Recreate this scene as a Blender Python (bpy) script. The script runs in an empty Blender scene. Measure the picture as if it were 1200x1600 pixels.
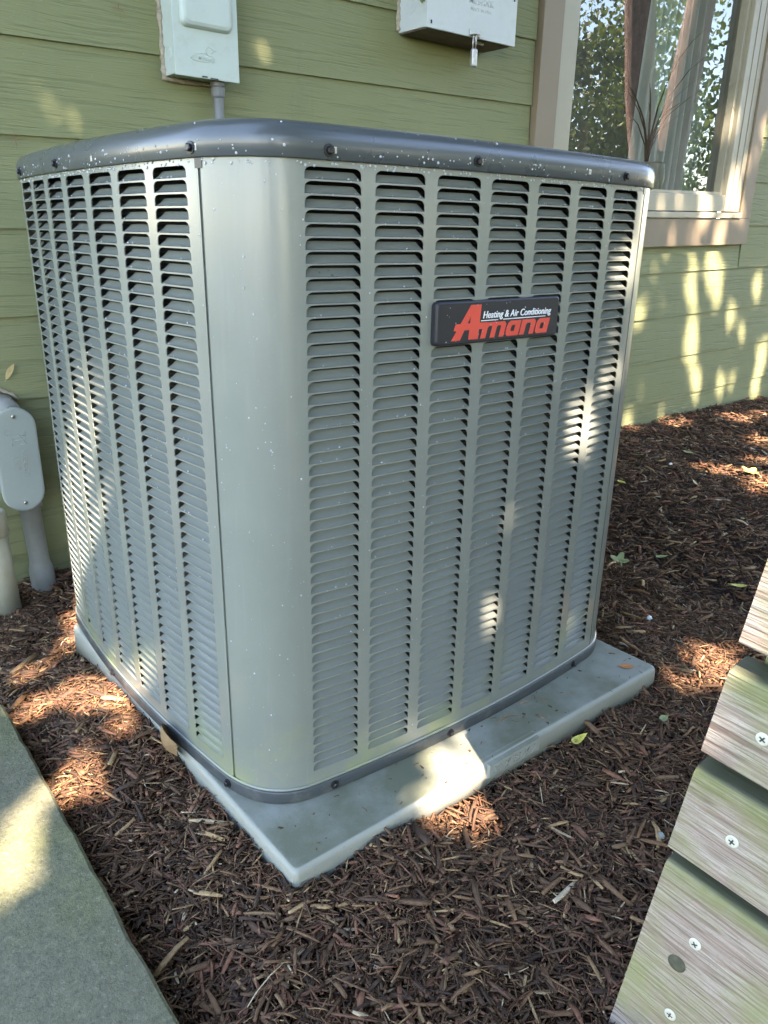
import bpy, math, random
import numpy as np
from mathutils import Vector, Matrix

random.seed(7); rng = np.random.default_rng(7)
scene = bpy.context.scene
COL = scene.collection

# ------------------------------------------------------------------ camera
cam_d = bpy.data.cameras.new('camera'); cam = bpy.data.objects.new('camera', cam_d); COL.objects.link(cam)
cR = Vector((0.77579, -0.63076, 0.01743)); cU = Vector((0.20261, 0.27517, 0.93980)); cF = Vector((0.59758, 0.72555, -0.34127))
M = Matrix((cR, cU, -cF)).transposed().to_4x4(); M.translation = Vector((-0.38028, -0.69109, 0.71109))
cam.matrix_world = M
cam_d.sensor_fit = 'HORIZONTAL'; cam_d.sensor_width = 36.0; cam_d.lens = 36.0 * 1210.38 / 1200.0
cam_d.clip_start = 0.02; cam_d.clip_end = 500
scene.camera = cam

# ------------------------------------------------------------------ sky, sun, exposure
SUN = Vector((-0.22, -0.72, 0.80)).normalized()           # direction towards the sun
world = bpy.data.worlds.new('World'); scene.world = world; world.use_nodes = True
wn = world.node_tree; wn.nodes.clear()
sky = wn.nodes.new('ShaderNodeTexSky'); sky.sky_type = 'NISHITA'; sky.sun_disc = False
sky.sun_elevation = math.asin(SUN.z); sky.sun_rotation = math.atan2(SUN.x, SUN.y)
sky.altitude = 200; sky.air_density = 1.0; sky.dust_density = 0.0; sky.ozone_density = 3.0
bg = wn.nodes.new('ShaderNodeBackground'); bg.inputs['Strength'].default_value = 0.15
wo = wn.nodes.new('ShaderNodeOutputWorld')
wn.links.new(sky.outputs[0], bg.inputs[0]); wn.links.new(bg.outputs[0], wo.inputs[0])
sun_d = bpy.data.lights.new('sun', 'SUN'); sun_d.energy = 3.8; sun_d.angle = math.radians(0.5); sun_d.color = (1.0, 0.975, 0.95)
sun = bpy.data.objects.new('sun', sun_d); COL.objects.link(sun)
sun.rotation_euler = SUN.to_track_quat('Z', 'Y').to_euler(); sun.location = SUN * 30
vs = scene.view_settings; vs.view_transform = 'Standard'; vs.look = 'None'; vs.exposure = 3.22; vs.use_white_balance = True; vs.white_balance_temperature = 8150; vs.white_balance_tint = 20.0; vs.gamma = 1.0; vs.use_curve_mapping = False
scene.cycles.use_denoising = True
scene.cycles.max_bounces = 8; scene.cycles.diffuse_bounces = 4; scene.cycles.glossy_bounces = 4
scene.cycles.transmission_bounces = 6; scene.cycles.transparent_max_bounces = 12
scene.cycles.caustics_reflective = False; scene.cycles.caustics_refractive = False
scene.cycles.sample_clamp_indirect = 8

# ------------------------------------------------------------------ helpers
def link(o, parent=None, **props):
    COL.objects.link(o)
    if parent is not None: o.parent = parent
    for k, v in props.items(): o[k] = v
    return o
def empty(name, loc=(0, 0, 0), label=None, category=None, group=None, parent=None):
    o = bpy.data.objects.new(name, None); o.location = loc; o.empty_display_size = 0.05
    link(o, parent)
    if label: o['label'] = label
    if category: o['category'] = category
    if group: o['group'] = group
    return o
def tag(o, label=None, category=None, group=None, kind=None):
    if label: o['label'] = label
    if category: o['category'] = category
    if group: o['group'] = group
    if kind: o['kind'] = kind
    return o
class MB:
    def __init__(s): s.v = []; s.f = []
    def add(s, vs, fs):
        b = len(s.v); s.v += [tuple(p) for p in vs]; s.f += [tuple(b + i for i in f) for f in fs]; return s
    def box(s, x0, x1, y0, y1, z0, z1):
        return s.add([(x0,y0,z0),(x1,y0,z0),(x1,y1,z0),(x0,y1,z0),(x0,y0,z1),(x1,y0,z1),(x1,y1,z1),(x0,y1,z1)],
                     [(0,3,2,1),(4,5,6,7),(0,1,5,4),(1,2,6,5),(2,3,7,6),(3,0,4,7)])
    def loft(s, rings, caps=True, closed=True):
        n = len(rings[0]); b = len(s.v)
        for r in rings: s.v += [tuple(p) for p in r]
        for i in range(len(rings) - 1):
            for j in range(n if closed else n - 1):
                k = (j + 1) % n
                s.f.append((b+i*n+j, b+i*n+k, b+(i+1)*n+k, b+(i+1)*n+j))
        if caps:
            s.f.append(tuple(b + j for j in reversed(range(n)))); s.f.append(tuple(b + (len(rings)-1)*n + j for j in range(n)))
        return s
    def tube(s, pts, rad, n=10, caps=True):
        pts = [Vector(p) for p in pts]; rad = rad if isinstance(rad, (list, tuple)) else [rad]*len(pts); rings = []; ref = None
        for i, p in enumerate(pts):
            t = (pts[min(i+1, len(pts)-1)] - pts[max(i-1, 0)]).normalized()
            if ref is None: ref = t.orthogonal().normalized()
            a = (ref - t*ref.dot(t)).normalized(); bb = t.cross(a); ref = a
            rings.append([p + (a*math.cos(q) + bb*math.sin(q))*rad[i] for q in [2*math.pi*j/n for j in range(n)]])
        return s.loft(rings, caps)
    def lathe(s, prof, origin, axis, n=16, caps=True):
        o = Vector(origin); ax = Vector(axis).normalized(); a = ax.orthogonal().normalized(); b = ax.cross(a)
        return s.loft([[o + ax*h + (a*math.cos(2*math.pi*j/n) + b*math.sin(2*math.pi*j/n))*r for j in range(n)] for r, h in prof], caps)
    def build(s, name, mat, parent=None, smooth=False, bevel=0, bseg=2, loc=None, rot=None, **props):
        me = bpy.data.meshes.new(name); me.from_pydata(s.v, [], s.f); me.update()
        if mat: me.materials.append(mat)
        if smooth: me.polygons.foreach_set('use_smooth', [True]*len(me.polygons))
        o = bpy.data.objects.new(name, me)
        if loc is not None: o.location = loc
        if rot is not None: o.rotation_euler = rot
        if bevel:
            m = o.modifiers.new('bevel', 'BEVEL'); m.width = bevel; m.segments = bseg; m.limit_method = 'ANGLE'; m.angle_limit = math.radians(40)
            m.harden_normals = False
        link(o, parent, **props); return o
def np_mesh(name, verts, quads=None, tris=None, mat=None, parent=None, smooth=False, color=None, **props):
    me = bpy.data.meshes.new(name); nv = len(verts)
    loops = []; starts = []; tot = 0
    parts = []
    if quads is not None and len(quads): parts.append((np.asarray(quads, np.int32), 4))
    if tris is not None and len(tris): parts.append((np.asarray(tris, np.int32), 3))
    li = np.concatenate([p.ravel() for p, k in parts]); st = []; c = 0
    for p, k in parts: st.append(c + np.arange(len(p))*k); c += p.size
    st = np.concatenate(st)
    me.vertices.add(nv); me.vertices.foreach_set('co', np.asarray(verts, np.float32).ravel())
    me.loops.add(len(li)); me.loops.foreach_set('vertex_index', li.astype(np.int32))
    me.polygons.add(len(st)); me.polygons.foreach_set('loop_start', st.astype(np.int32))
    if smooth: me.polygons.foreach_set('use_smooth', np.ones(len(st), bool))
    me.update(calc_edges=True)
    if color is not None:
        a = me.color_attributes.new('piece_color', 'FLOAT_COLOR', 'POINT')
        c4 = np.ones((nv, 4), np.float32); c4[:, :3] = color; a.data.foreach_set('color', c4.ravel())
    if mat: me.materials.append(mat)
    o = bpy.data.objects.new(name, me); link(o, parent, **props); return o
def text_mesh(body, size, shear=0.0, offset=0.0, extrude=0.0005, spacing=1.0, align='LEFT', res=3):
    cu = bpy.data.curves.new('lettering', 'FONT'); cu.body = body; cu.size = size; cu.shear = shear; cu.offset = offset
    cu.extrude = extrude; cu.space_character = spacing; cu.align_x = align; cu.resolution_u = res
    o = bpy.data.objects.new('lettering', cu); COL.objects.link(o)
    dg = bpy.context.evaluated_depsgraph_get(); dg.update()
    me = bpy.data.meshes.new_from_object(o.evaluated_get(dg)); bpy.data.objects.remove(o); return me
def put_text(name, me, mat, parent, origin, xdir, ydir, sx=1.0, sy=1.0):
    """place flat lettering: xdir = reading direction, ydir = letter up"""
    o = bpy.data.objects.new(name, me); me.materials.clear(); me.materials.append(mat)
    x = Vector(xdir).normalized(); y = Vector(ydir).normalized(); z = x.cross(y)
    m = Matrix((x*sx, y*sy, z)).transposed().to_4x4(); m.translation = Vector(origin)
    link(o, parent)
    pm = parent.matrix_world if parent else Matrix()
    o.matrix_local = m
    return o

# ------------------------------------------------------------------ materials
class NT:
    def __init__(s, name):
        s.m = bpy.data.materials.new(name); s.m.use_nodes = True; s.t = s.m.node_tree; s.t.nodes.clear()
        s.out = s.n('ShaderNodeOutputMaterial'); s.p = s.n('ShaderNodeBsdfPrincipled'); s.l(s.p.outputs[0], s.out.inputs[0])
    def n(s, t, **kw):
        x = s.t.nodes.new(t)
        for k, v in kw.items(): setattr(x, k, v)
        return x
    def l(s, a, b): s.t.links.new(a, b)
    def set(s, **kw):
        for k, v in kw.items(): s.p.inputs[k.replace('_', ' ')].default_value = v
        return s
    def coord(s, scale=(1, 1, 1), kind='Object', rot=(0, 0, 0)):
        tc = s.n('ShaderNodeTexCoord'); mp = s.n('ShaderNodeMapping'); mp.inputs['Scale'].default_value = scale; mp.inputs['Rotation'].default_value = rot
        s.l(tc.outputs[kind], mp.inputs[0]); return mp.outputs[0]
    def geo(s, scale=(1, 1, 1)):
        g = s.n('ShaderNodeNewGeometry'); mp = s.n('ShaderNodeMapping'); mp.inputs['Scale'].default_value = scale
        s.l(g.outputs['Position'], mp.inputs[0]); return mp.outputs[0]
    def noise(s, vec, scale, detail=4, rough=0.55, dist=0.0):
        x = s.n('ShaderNodeTexNoise'); x.inputs['Scale'].default_value = scale; x.inputs['Detail'].default_value = detail
        x.inputs['Roughness'].default_value = rough; x.inputs['Distortion'].default_value = dist; s.l(vec, x.inputs['Vector']); return x.outputs['Fac']
    def ramp(s, fac, stops, interp='LINEAR'):
        r = s.n('ShaderNodeValToRGB'); r.color_ramp.interpolation = interp; e = r.color_ramp.elements
        while len(e) < len(stops): e.new(0.5)
        for i, (p, c) in enumerate(stops):
            e[i].position = p; c = c if isinstance(c, (tuple, list)) else (c, c, c); e[i].color = (*c[:3], 1)
        s.l(fac, r.inputs[0]); return r.outputs[0]
    def mix(s, fac, a, b, mode='MIX'):
        x = s.n('ShaderNodeMix', data_type='RGBA', blend_type=mode)
        for sock, val in ((x.inputs[0], fac), (x.inputs[6], a), (x.inputs[7], b)):
            if hasattr(val, 'links'): s.l(val, sock)
            elif isinstance(val, (int, float)): sock.default_value = val if sock.type == 'VALUE' else (val, val, val, 1)
            else: sock.default_value = (*val[:3], 1)
        return x.outputs[2]
    def math(s, op, a, b=0.0, clamp=False):
        x = s.n('ShaderNodeMath', operation=op); x.use_clamp = clamp
        for i, val in enumerate((a, b)):
            if hasattr(val, 'links'): s.l(val, x.inputs[i])
            else: x.inputs[i].default_value = val
        return x.outputs[0]
    def bump(s, h, strength=0.3, dist=0.001, base=None):
        b = s.n('ShaderNodeBump'); b.inputs['Strength'].default_value = strength; b.inputs['Distance'].default_value = dist
        s.l(h, b.inputs['Height'])
        if base is not None: s.l(base, b.inputs['Normal'])
        s.l(b.outputs[0], s.p.inputs['Normal']); return b.outputs[0]
    def color(s, c): s.l(c, s.p.inputs['Base Color']); return s
    def rough(s, c): s.l(c, s.p.inputs['Roughness']); return s
def paint(name, col, rough=0.4, var=0.12, peel=0.04, scale=14, coat=0.0, metallic=0.0, dirt=None, dirt_amt=0.5):
    t = NT(name); v = t.geo(); n = t.noise(v, scale, 5)
    c = t.mix(t.ramp(n, [(0.3, 1 - var), (0.7, 1 + var*0.4)]), (0, 0, 0), col)
    c = t.mix(1.0, col, t.ramp(n, [(0.3, 1 - var), (0.7, 1.0)]), 'MULTIPLY')
    if dirt:
        d = t.ramp(t.noise(v, 32, 6, 0.65), [(0.52, 0), (0.72, dirt_amt)]); c = t.mix(d, c, dirt)
    t.color(c); t.rough(t.ramp(n, [(0.2, max(0.02, rough - 0.05)), (0.8, rough + 0.07)]))
    t.set(Metallic=metallic, Coat_Weight=coat, Coat_Roughness=0.12)
    if peel: t.bump(t.noise(v, 900, 2), peel, 0.0006)
    return t.m
def panel_mat():
    t = NT('grey_panel_paint'); v = t.geo(); n = t.noise(v, 14, 5)
    streak = t.noise(t.geo((1, 1, 0.06)), 120, 4, 0.65); dust = t.noise(v, 260, 4, 0.75)
    c = t.mix(1.0, (0.194, 0.211, 0.176), t.ramp(n, [(0.3, 0.93), (0.7, 1.0)]), 'MULTIPLY')
    c = t.mix(t.ramp(streak, [(0.55, 0), (0.75, 0.14)]), c, (0.31, 0.31, 0.27))
    c = t.mix(t.ramp(dust, [(0.62, 0), (0.75, 0.35)]), c, (0.34, 0.34, 0.30))
    g = t.n('ShaderNodeNewGeometry'); sp = t.n('ShaderNodeSeparateXYZ'); t.l(g.outputs['Position'], sp.inputs[0])
    low = t.ramp(sp.outputs[2], [(0.03, 1.0), (0.17, 0.0)])
    algae = t.math('MULTIPLY', low, t.ramp(t.noise(v, 11, 5, 0.6), [(0.48, 0), (0.66, 0.55)]))
    c = t.mix(algae, c, (0.26, 0.29, 0.115)); t.color(c)
    t.rough(t.ramp(t.math('ADD', t.math('MULTIPLY', streak, 0.5), t.math('MULTIPLY', n, 0.5)), [(0.3, 0.26), (0.7, 0.42)]))
    t.set(Coat_Weight=0.55, Coat_Roughness=0.18); t.bump(t.math('ADD', t.noise(v, 900, 2), t.math('MULTIPLY', t.noise(v, 9, 2), 6.0)), 0.06, 0.0007); return t.m
m_panel = panel_mat()
m_lid = paint('dark_grey_lid_paint', (0.068, 0.080, 0.080), 0.28, 0.10, 0.06, coat=0.25)
m_rim = paint('charcoal_rim_paint', (0.052, 0.062, 0.064), 0.38, 0.15, 0.05, dirt=(0.2, 0.19, 0.16), dirt_amt=0.35)
m_black = paint('black_hardware', (0.012, 0.012, 0.013), 0.32, 0.2, 0)
m_badge = paint('black_badge_plastic', (0.017, 0.018, 0.022), 0.42, 0.1, 0.05)
m_red = paint('red_lettering', (0.72, 0.075, 0.045), 0.45, 0.05, 0)
m_whitel = paint('white_lettering', (0.82, 0.82, 0.80), 0.5, 0.03, 0)
m_steel = paint('zinc_steel', (0.50, 0.49, 0.46), 0.38, 0.25, 0.0, scale=90, metallic=0.8)
m_screw = paint('pale_coated_screw', (0.62, 0.60, 0.47), 0.45, 0.2, 0.0, scale=200, metallic=0.15)
m_screwdark = paint('screw_recess', (0.05, 0.05, 0.045), 0.6, 0.1, 0)
m_disc = paint('pale_grey_green_enamel', (0.46, 0.53, 0.46), 0.40, 0.06, 0.04, dirt=(0.30, 0.28, 0.2), dirt_amt=0.22)
m_meter = paint('pale_grey_enamel', (0.50, 0.535, 0.50), 0.42, 0.06, 0.03, dirt=(0.33, 0.31, 0.24), dirt_amt=0.2)
m_rust = paint('rusty_underside', (0.16, 0.115, 0.085), 0.75, 0.35, 0, scale=40, dirt=(0.09, 0.05, 0.03), dirt_amt=0.8)
m_caulk = paint('weathered_caulk', (0.42, 0.36, 0.26), 0.85, 0.4, 0, scale=120, dirt=(0.16, 0.10, 0.06), dirt_amt=0.9)
m_pvcg = paint('grey_pvc', (0.215, 0.225, 0.200), 0.5, 0.15, 0.02, scale=25, dirt=(0.33, 0.29, 0.2), dirt_amt=0.3)
m_pvcl = paint('pale_grey_pvc_cover', (0.285, 0.325, 0.290), 0.45, 0.08, 0.02, dirt=(0.3, 0.3, 0.25), dirt_amt=0.15)
m_pvcw = paint('dirty_cream_pvc', (0.36, 0.335, 0.235), 0.5, 0.2, 0.02, scale=18, dirt=(0.28, 0.27, 0.16), dirt_amt=0.6)
m_flex = paint('grey_flexible_conduit', (0.17, 0.18, 0.175), 0.55, 0.2, 0, scale=60)
m_brown = paint('taupe_trim_paint', (0.235, 0.180, 0.115), 0.55, 0.07, 0.03)
m_cream = paint('cream_window_frame', (0.345, 0.315, 0.225), 0.42, 0.05, 0.02)
m_dark = paint('dark_gap', (0.02, 0.02, 0.018), 0.8, 0.1, 0)

def siding_mat():
    t = NT('sage_green_siding'); v = t.geo((1.0, 1.0, 1.0))
    warp = t.noise(t.geo((2.2, 1, 9)), 1.6, 3)
    tc = t.n('ShaderNodeNewGeometry'); sep = t.n('ShaderNodeSeparateXYZ'); t.l(tc.outputs['Position'], sep.inputs[0])
    oi = t.n('ShaderNodeObjectInfo')
    zz = t.math('ADD', t.math('MULTIPLY', sep.outputs[2], 1.0), t.math('MULTIPLY', warp, 0.022))
    zz = t.math('ADD', zz, t.math('MULTIPLY', oi.outputs['Random'], 0.37))
    com = t.n('ShaderNodeCombineXYZ'); t.l(t.math('MULTIPLY', sep.outputs[0], 0.035), com.inputs[0]); t.l(zz, com.inputs[2]); t.l(oi.outputs['Random'], com.inputs[1])
    g1 = t.noise(com.outputs[0], 130, 3, 0.55); g2 = t.noise(t.geo((1.5, 1, 60)), 9, 3)
    grain = t.math('ADD', t.math('MULTIPLY', t.ramp(g1, [(0.36, 0.0), (0.52, 1.0), (0.6, 0.75), (0.75, 1.0)]), 0.8), t.math('MULTIPLY', g2, 0.35))
    c0 = t.mix(t.noise(v, 3.0, 4), (0.186, 0.198, 0.090), (0.222, 0.232, 0.112))
    c0 = t.mix(t.math('MULTIPLY', oi.outputs['Random'], 0.25), c0, (0.20, 0.215, 0.125))
    c0 = t.mix(t.ramp(g1, [(0.34, 0.26), (0.47, 0.0)]), c0, (0.10, 0.112, 0.055))
    stain = t.ramp(t.noise(t.geo((6, 6, 1.2)), 3.0, 6, 0.7), [(0.58, 0), (0.8, 0.35)])
    c0 = t.mix(stain, c0, (0.13, 0.13, 0.075)); speck = t.ramp(t.noise(v, 130, 3, 0.7), [(0.70, 0), (0.74, 0.55)])
    c0 = t.mix(speck, c0, (0.36, 0.36, 0.27)); t.color(c0)
    t.set(Roughness=0.62); t.p.inputs['Specular IOR Level'].default_value = 0.3
    t.bump(grain, 0.55, 0.0024); return t.m
m_siding = siding_mat()

def mulch_mat():
    t = NT('mulch_chip'); a = t.n('ShaderNodeAttribute', attribute_name='piece_color')
    n = t.noise(t.geo(), 170, 4, 0.7); c = t.mix(1.0, a.outputs['Color'], t.ramp(n, [(0.25, 0.55), (0.75, 1.3)]), 'MULTIPLY')
    t.color(c); t.set(Roughness=0.72); t.p.inputs['Specular IOR Level'].default_value = 0.35
    t.bump(t.noise(t.geo(), 420, 3), 0.5, 0.001); return t.m
m_mulch = mulch_mat()
def ground_mat():
    t = NT('soil_and_lawn'); v = t.geo(); g = t.n('ShaderNodeNewGeometry'); sep = t.n('ShaderNodeSeparateXYZ'); t.l(g.outputs['Position'], sep.inputs[0])
    soil = t.mix(t.noise(v, 60, 6, 0.7), (0.022, 0.013, 0.009), (0.075, 0.042, 0.026))
    lawn = t.mix(t.noise(v, 6, 6, 0.7), (0.020, 0.032, 0.012), (0.045, 0.066, 0.024))
    f = t.math('MULTIPLY', t.math('GREATER_THAN', sep.outputs[1], -2.6), t.math('LESS_THAN', t.math('ABSOLUTE', t.math('SUBTRACT', sep.outputs[0], 2.0)), 4.2))
    t.color(t.mix(f, lawn, soil)); t.set(Roughness=0.9); t.bump(t.noise(v, 140, 5, 0.7), 0.9, 0.012); return t.m
m_ground = ground_mat()
def pad_mat():
    t = NT('grey_green_pad'); v = t.geo()
    c = t.mix(t.noise(v, 9, 5, 0.6), (0.235, 0.250, 0.205), (0.305, 0.318, 0.265))
    g = t.n('ShaderNodeNewGeometry'); sp = t.n('ShaderNodeSeparateXYZ'); t.l(g.outputs['Normal'], sp.inputs[0])
    top = t.ramp(sp.outputs[2], [(0.9, 0), (0.98, 1)])
    moss = t.math('MULTIPLY', t.ramp(t.noise(v, 7, 6, 0.65), [(0.38, 0), (0.62, 0.85)]), top)
    c = t.mix(moss, c, (0.125, 0.135, 0.080))
    c = t.mix(t.ramp(t.noise(v, 240, 3, 0.7), [(0.66, 0), (0.74, 0.6)]), c, (0.09, 0.085, 0.07)); t.color(c)
    t.set(Roughness=0.6); t.bump(t.noise(v, 380, 4, 0.65), 0.35, 0.0016); return t.m
m_pad = pad_mat()
def stone_mat():
    t = NT('mossy_flagstone'); v = t.geo()
    c = t.mix(t.noise(v, 7, 8, 0.7), (0.128, 0.124, 0.072), (0.245, 0.234, 0.140))
    c = t.mix(t.ramp(t.noise(v, 5.5, 5, 0.6), [(0.44, 0), (0.68, 0.7)]), c, (0.180, 0.192, 0.060))
    c = t.mix(t.ramp(t.noise(t.geo((1, 1, 1)), 75, 6, 0.75), [(0.35, 0.55), (0.62, 0.0)]), c, (0.078, 0.085, 0.050))
    c = t.mix(t.ramp(t.noise(v, 190, 5, 0.75), [(0.36, 0.6), (0.5, 0.0)]), c, (0.060, 0.062, 0.042))
    c = t.mix(t.ramp(t.noise(v, 150, 4, 0.7), [(0.56, 0.0), (0.70, 0.45)]), c, (0.30, 0.295, 0.21))
    c = t.mix(t.ramp(t.noise(v, 330, 2, 0.5), [(0.72, 0), (0.76, 0.8)]), c, (0.42, 0.42, 0.36)); t.color(c)
    t.set(Roughness=0.85); h = t.math('ADD', t.noise(v, 26, 8, 0.7), t.math('MULTIPLY', t.noise(v, 260, 4, 0.7), 0.25)); t.bump(h, 0.7, 0.008); return t.m
m_stone = stone_mat()
def wood_mat():
    t = NT('weathered_deck_wood'); oi = t.n('ShaderNodeObjectInfo')
    tc = t.n('ShaderNodeTexCoord'); sp = t.n('ShaderNodeSeparateXYZ'); t.l(tc.outputs['Object'], sp.inputs[0])
    off = t.math('MULTIPLY', oi.outputs['Random'], 13.0)
    com = t.n('ShaderNodeCombineXYZ'); t.l(t.math('ADD', t.math('MULTIPLY', sp.outputs[0], 0.035), off), com.inputs[0]); t.l(sp.outputs[1], com.inputs[1]); t.l(t.math('MULTIPLY', sp.outputs[2], 0.6), com.inputs[2])
    wv = com.outputs[0]
    wc = t.n('ShaderNodeCombineXYZ'); t.l(t.math('ADD', t.math('MULTIPLY', sp.outputs[0], 2.2), off), wc.inputs[0]); t.l(t.math('MULTIPLY', sp.outputs[1], 22.0), wc.inputs[1])
    bend = t.noise(wc.outputs[0], 1.0, 5, 0.6)
    yw = t.math('ADD', sp.outputs[1], t.math('MULTIPLY', bend, 0.085))
    ring = t.math('MULTIPLY', t.math('ADD', t.math('SINE', t.math('MULTIPLY', yw, 820.0)), 1.0), 0.5)
    g2 = t.noise(wv, 620, 3, 0.6); g3 = t.noise(wv, 60, 3, 0.6); speck = t.noise(t.geo(), 420, 3, 0.7)
    g = t.math('ADD', t.math('MULTIPLY', ring, 0.34), t.math('MULTIPLY', t.ramp(t.noise(wv, 190, 4, 0.65), [(0.3, 0), (0.7, 1)]), 0.66))
    c = t.ramp(g, [(0.18, (0.150, 0.105, 0.078)), (0.34, (0.262, 0.195, 0.148)), (0.52, (0.345, 0.285, 0.222)), (0.74, (0.405, 0.355, 0.285))])
    c = t.mix(t.ramp(g3, [(0.40, 0.45), (0.58, 0.0)]), c, (0.265, 0.180, 0.140))
    c = t.mix(t.ramp(g2, [(0.36, 0.55), (0.54, 0.0)]), c, (0.140, 0.112, 0.084))
    c = t.mix(t.ramp(speck, [(0.30, 0.4), (0.45, 0.0)]), c, (0.150, 0.130, 0.095))
    gm = t.ramp(t.noise(t.geo((1, 1, 1)), 13, 5, 0.6), [(0.43, 0), (0.68, 0.72)]); c = t.mix(gm, c, (0.205, 0.215, 0.085))
    # algae on the upper rounded edge of each board (a stain of its own)
    top = t.ramp(sp.outputs[1], [(0.0, 1.0), (0.012, 0.75), (0.024, 0.0)])
    geo = t.n('ShaderNodeNewGeometry'); sn = t.n('ShaderNodeSeparateXYZ'); t.l(geo.outputs['Normal'], sn.inputs[0])
    c = t.mix(t.math('MULTIPLY', top, t.ramp(t.noise(t.geo(), 30, 4), [(0.3, 0.35), (0.6, 0.85)])), c, (0.16, 0.175, 0.06))
    c = t.mix(t.ramp(sn.outputs[2], [(0.6, 0.0), (0.9, 0.8)]), c, (0.075, 0.080, 0.052))
    t.color(c); t.set(Roughness=0.8); t.p.inputs['Specular IOR Level'].default_value = 0.25
    t.bump(t.math('ADD', g, t.math('MULTIPLY', g2, 0.5)), 0.6, 0.0018); return t.m
m_wood = wood_mat()
m_knot = paint('wood_knot', (0.085, 0.085, 0.050), 0.85, 0.5, 0.2, scale=160)
def leaf_mat(name, c1, c2, c3, trans=0.3):
    t = NT(name); oi = t.n('ShaderNodeAttribute', attribute_name='piece_color')
    t.l(oi.outputs['Color'], t.p.inputs['Base Color']); t.set(Roughness=0.5)
    tr = t.n('ShaderNodeBsdfTranslucent'); mx = t.n('ShaderNodeMixShader'); mx.inputs[0].default_value = trans
    t.l(t.mix(1.0, oi.outputs['Color'], (1.0, 1.05, 0.6), 'MULTIPLY'), tr.inputs[0])
    t.l(t.p.outputs[0], mx.inputs[1]); t.l(tr.outputs[0], mx.inputs[2]); t.l(mx.outputs[0], t.out.inputs[0]); return t.m
m_leaf = leaf_mat('tree_foliage', None, None, None)
def bark_mat():
    t = NT('pinkish_bark'); v = t.geo((1, 1, 0.25)); n = t.noise(v, 38, 6, 0.7)
    t.color(t.ramp(n, [(0.3, (0.09, 0.050, 0.038)), (0.5, (0.30, 0.18, 0.145)), (0.7, (0.50, 0.35, 0.29))])); t.set(Roughness=0.9); t.bump(n, 1.0, 0.02); return t.m
m_bark = bark_mat()
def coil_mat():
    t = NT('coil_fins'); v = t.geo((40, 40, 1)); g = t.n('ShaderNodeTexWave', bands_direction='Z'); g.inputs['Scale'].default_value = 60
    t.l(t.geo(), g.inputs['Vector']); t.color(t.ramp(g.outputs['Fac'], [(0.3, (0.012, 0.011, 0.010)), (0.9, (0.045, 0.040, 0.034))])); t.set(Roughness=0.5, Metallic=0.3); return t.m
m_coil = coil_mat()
def water_mat():
    t = NT('water'); t.set(Base_Color=(0.62, 0.66, 0.66, 1), Roughness=0.04, IOR=1.33, Transmission_Weight=0.35)  # milky base colour stands in for the bright highlights of the drops
    t.p.inputs['Specular IOR Level'].default_value = 0.9; return t.m
m_water = water_mat()
def glass_mat():
    t = NT('window_glass'); t.t.nodes.remove(t.p)
    gl = t.n('ShaderNodeBsdfGlossy'); gl.inputs['Roughness'].default_value = 0.0; gl.inputs['Color'].default_value = (0.97, 1.0, 0.98, 1)
    tr = t.n('ShaderNodeBsdfTransparent'); tr.inputs['Color'].default_value = (0.86, 0.93, 0.89, 1)
    fr = t.n('ShaderNodeFresnel'); fr.inputs['IOR'].default_value = 2.2; mx = t.n('ShaderNodeMixShader')
    t.l(fr.outputs[0], mx.inputs[0]); t.l(tr.outputs[0], mx.inputs[1]); t.l(gl.outputs[0], mx.inputs[2]); t.l(mx.outputs[0], t.out.inputs[0]); return t.m
m_glass = glass_mat()
m_room = paint('pale_interior_wall', (0.40, 0.44, 0.39), 0.8, 0.04, 0)
m_blind = paint('white_blind', (0.78, 0.82, 0.80), 0.55, 0.03, 0)
def sheer_mat():
    t = NT('sheer_curtain_cloth'); t.set(Base_Color=(.5, .56, .52, 1), Roughness=0.9); tr = t.n('ShaderNodeBsdfTranslucent'); tr.inputs[0].default_value = (.6, .68, .63, 1)
    mx = t.n('ShaderNodeMixShader'); mx.inputs[0].default_value = .5; t.l(t.p.outputs[0], mx.inputs[1]); t.l(tr.outputs[0], mx.inputs[2]); t.l(mx.outputs[0], t.out.inputs[0]); return t.m
m_sheer = sheer_mat()
m_floor_and_shade = paint('dark_floor_and_room_shade', (0.07, 0.05, 0.035), 0.5, 0.2, 0)
m_pot = paint('white_glazed_pot', (0.90, 0.92, 0.88), 0.25, 0.03, 0)
m_houseleaf = paint('house_plant_leaf', (0.045, 0.085, 0.025), 0.45, 0.3, 0)
def flat_leaf(name, a, b, scale=60):
    t = NT(name); t.color(t.mix(t.noise(t.geo(), scale, 4), a, b)); t.set(Roughness=0.55); t.bump(t.noise(t.geo(), 200, 3), 0.3, 0.001); return t.m
m_lgreen = flat_leaf('pale_green_leaf', (0.25, 0.30, 0.11), (0.38, 0.42, 0.2))
m_lyellow = flat_leaf('yellow_leaf', (0.50, 0.46, 0.06), (0.62, 0.55, 0.14))
m_lbrown = flat_leaf('dry_brown_leaf', (0.17, 0.10, 0.045), (0.30, 0.20, 0.10))
m_lorange = flat_leaf('orange_leaf', (0.50, 0.16, 0.06), (0.62, 0.28, 0.10))
m_ltan = flat_leaf('dry_tan_leaf', (0.45, 0.33, 0.14), (0.58, 0.46, 0.22))
m_ivy = flat_leaf('ivy_leaf_green', (0.08, 0.11, 0.012), (0.17, 0.19, 0.03))

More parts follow.
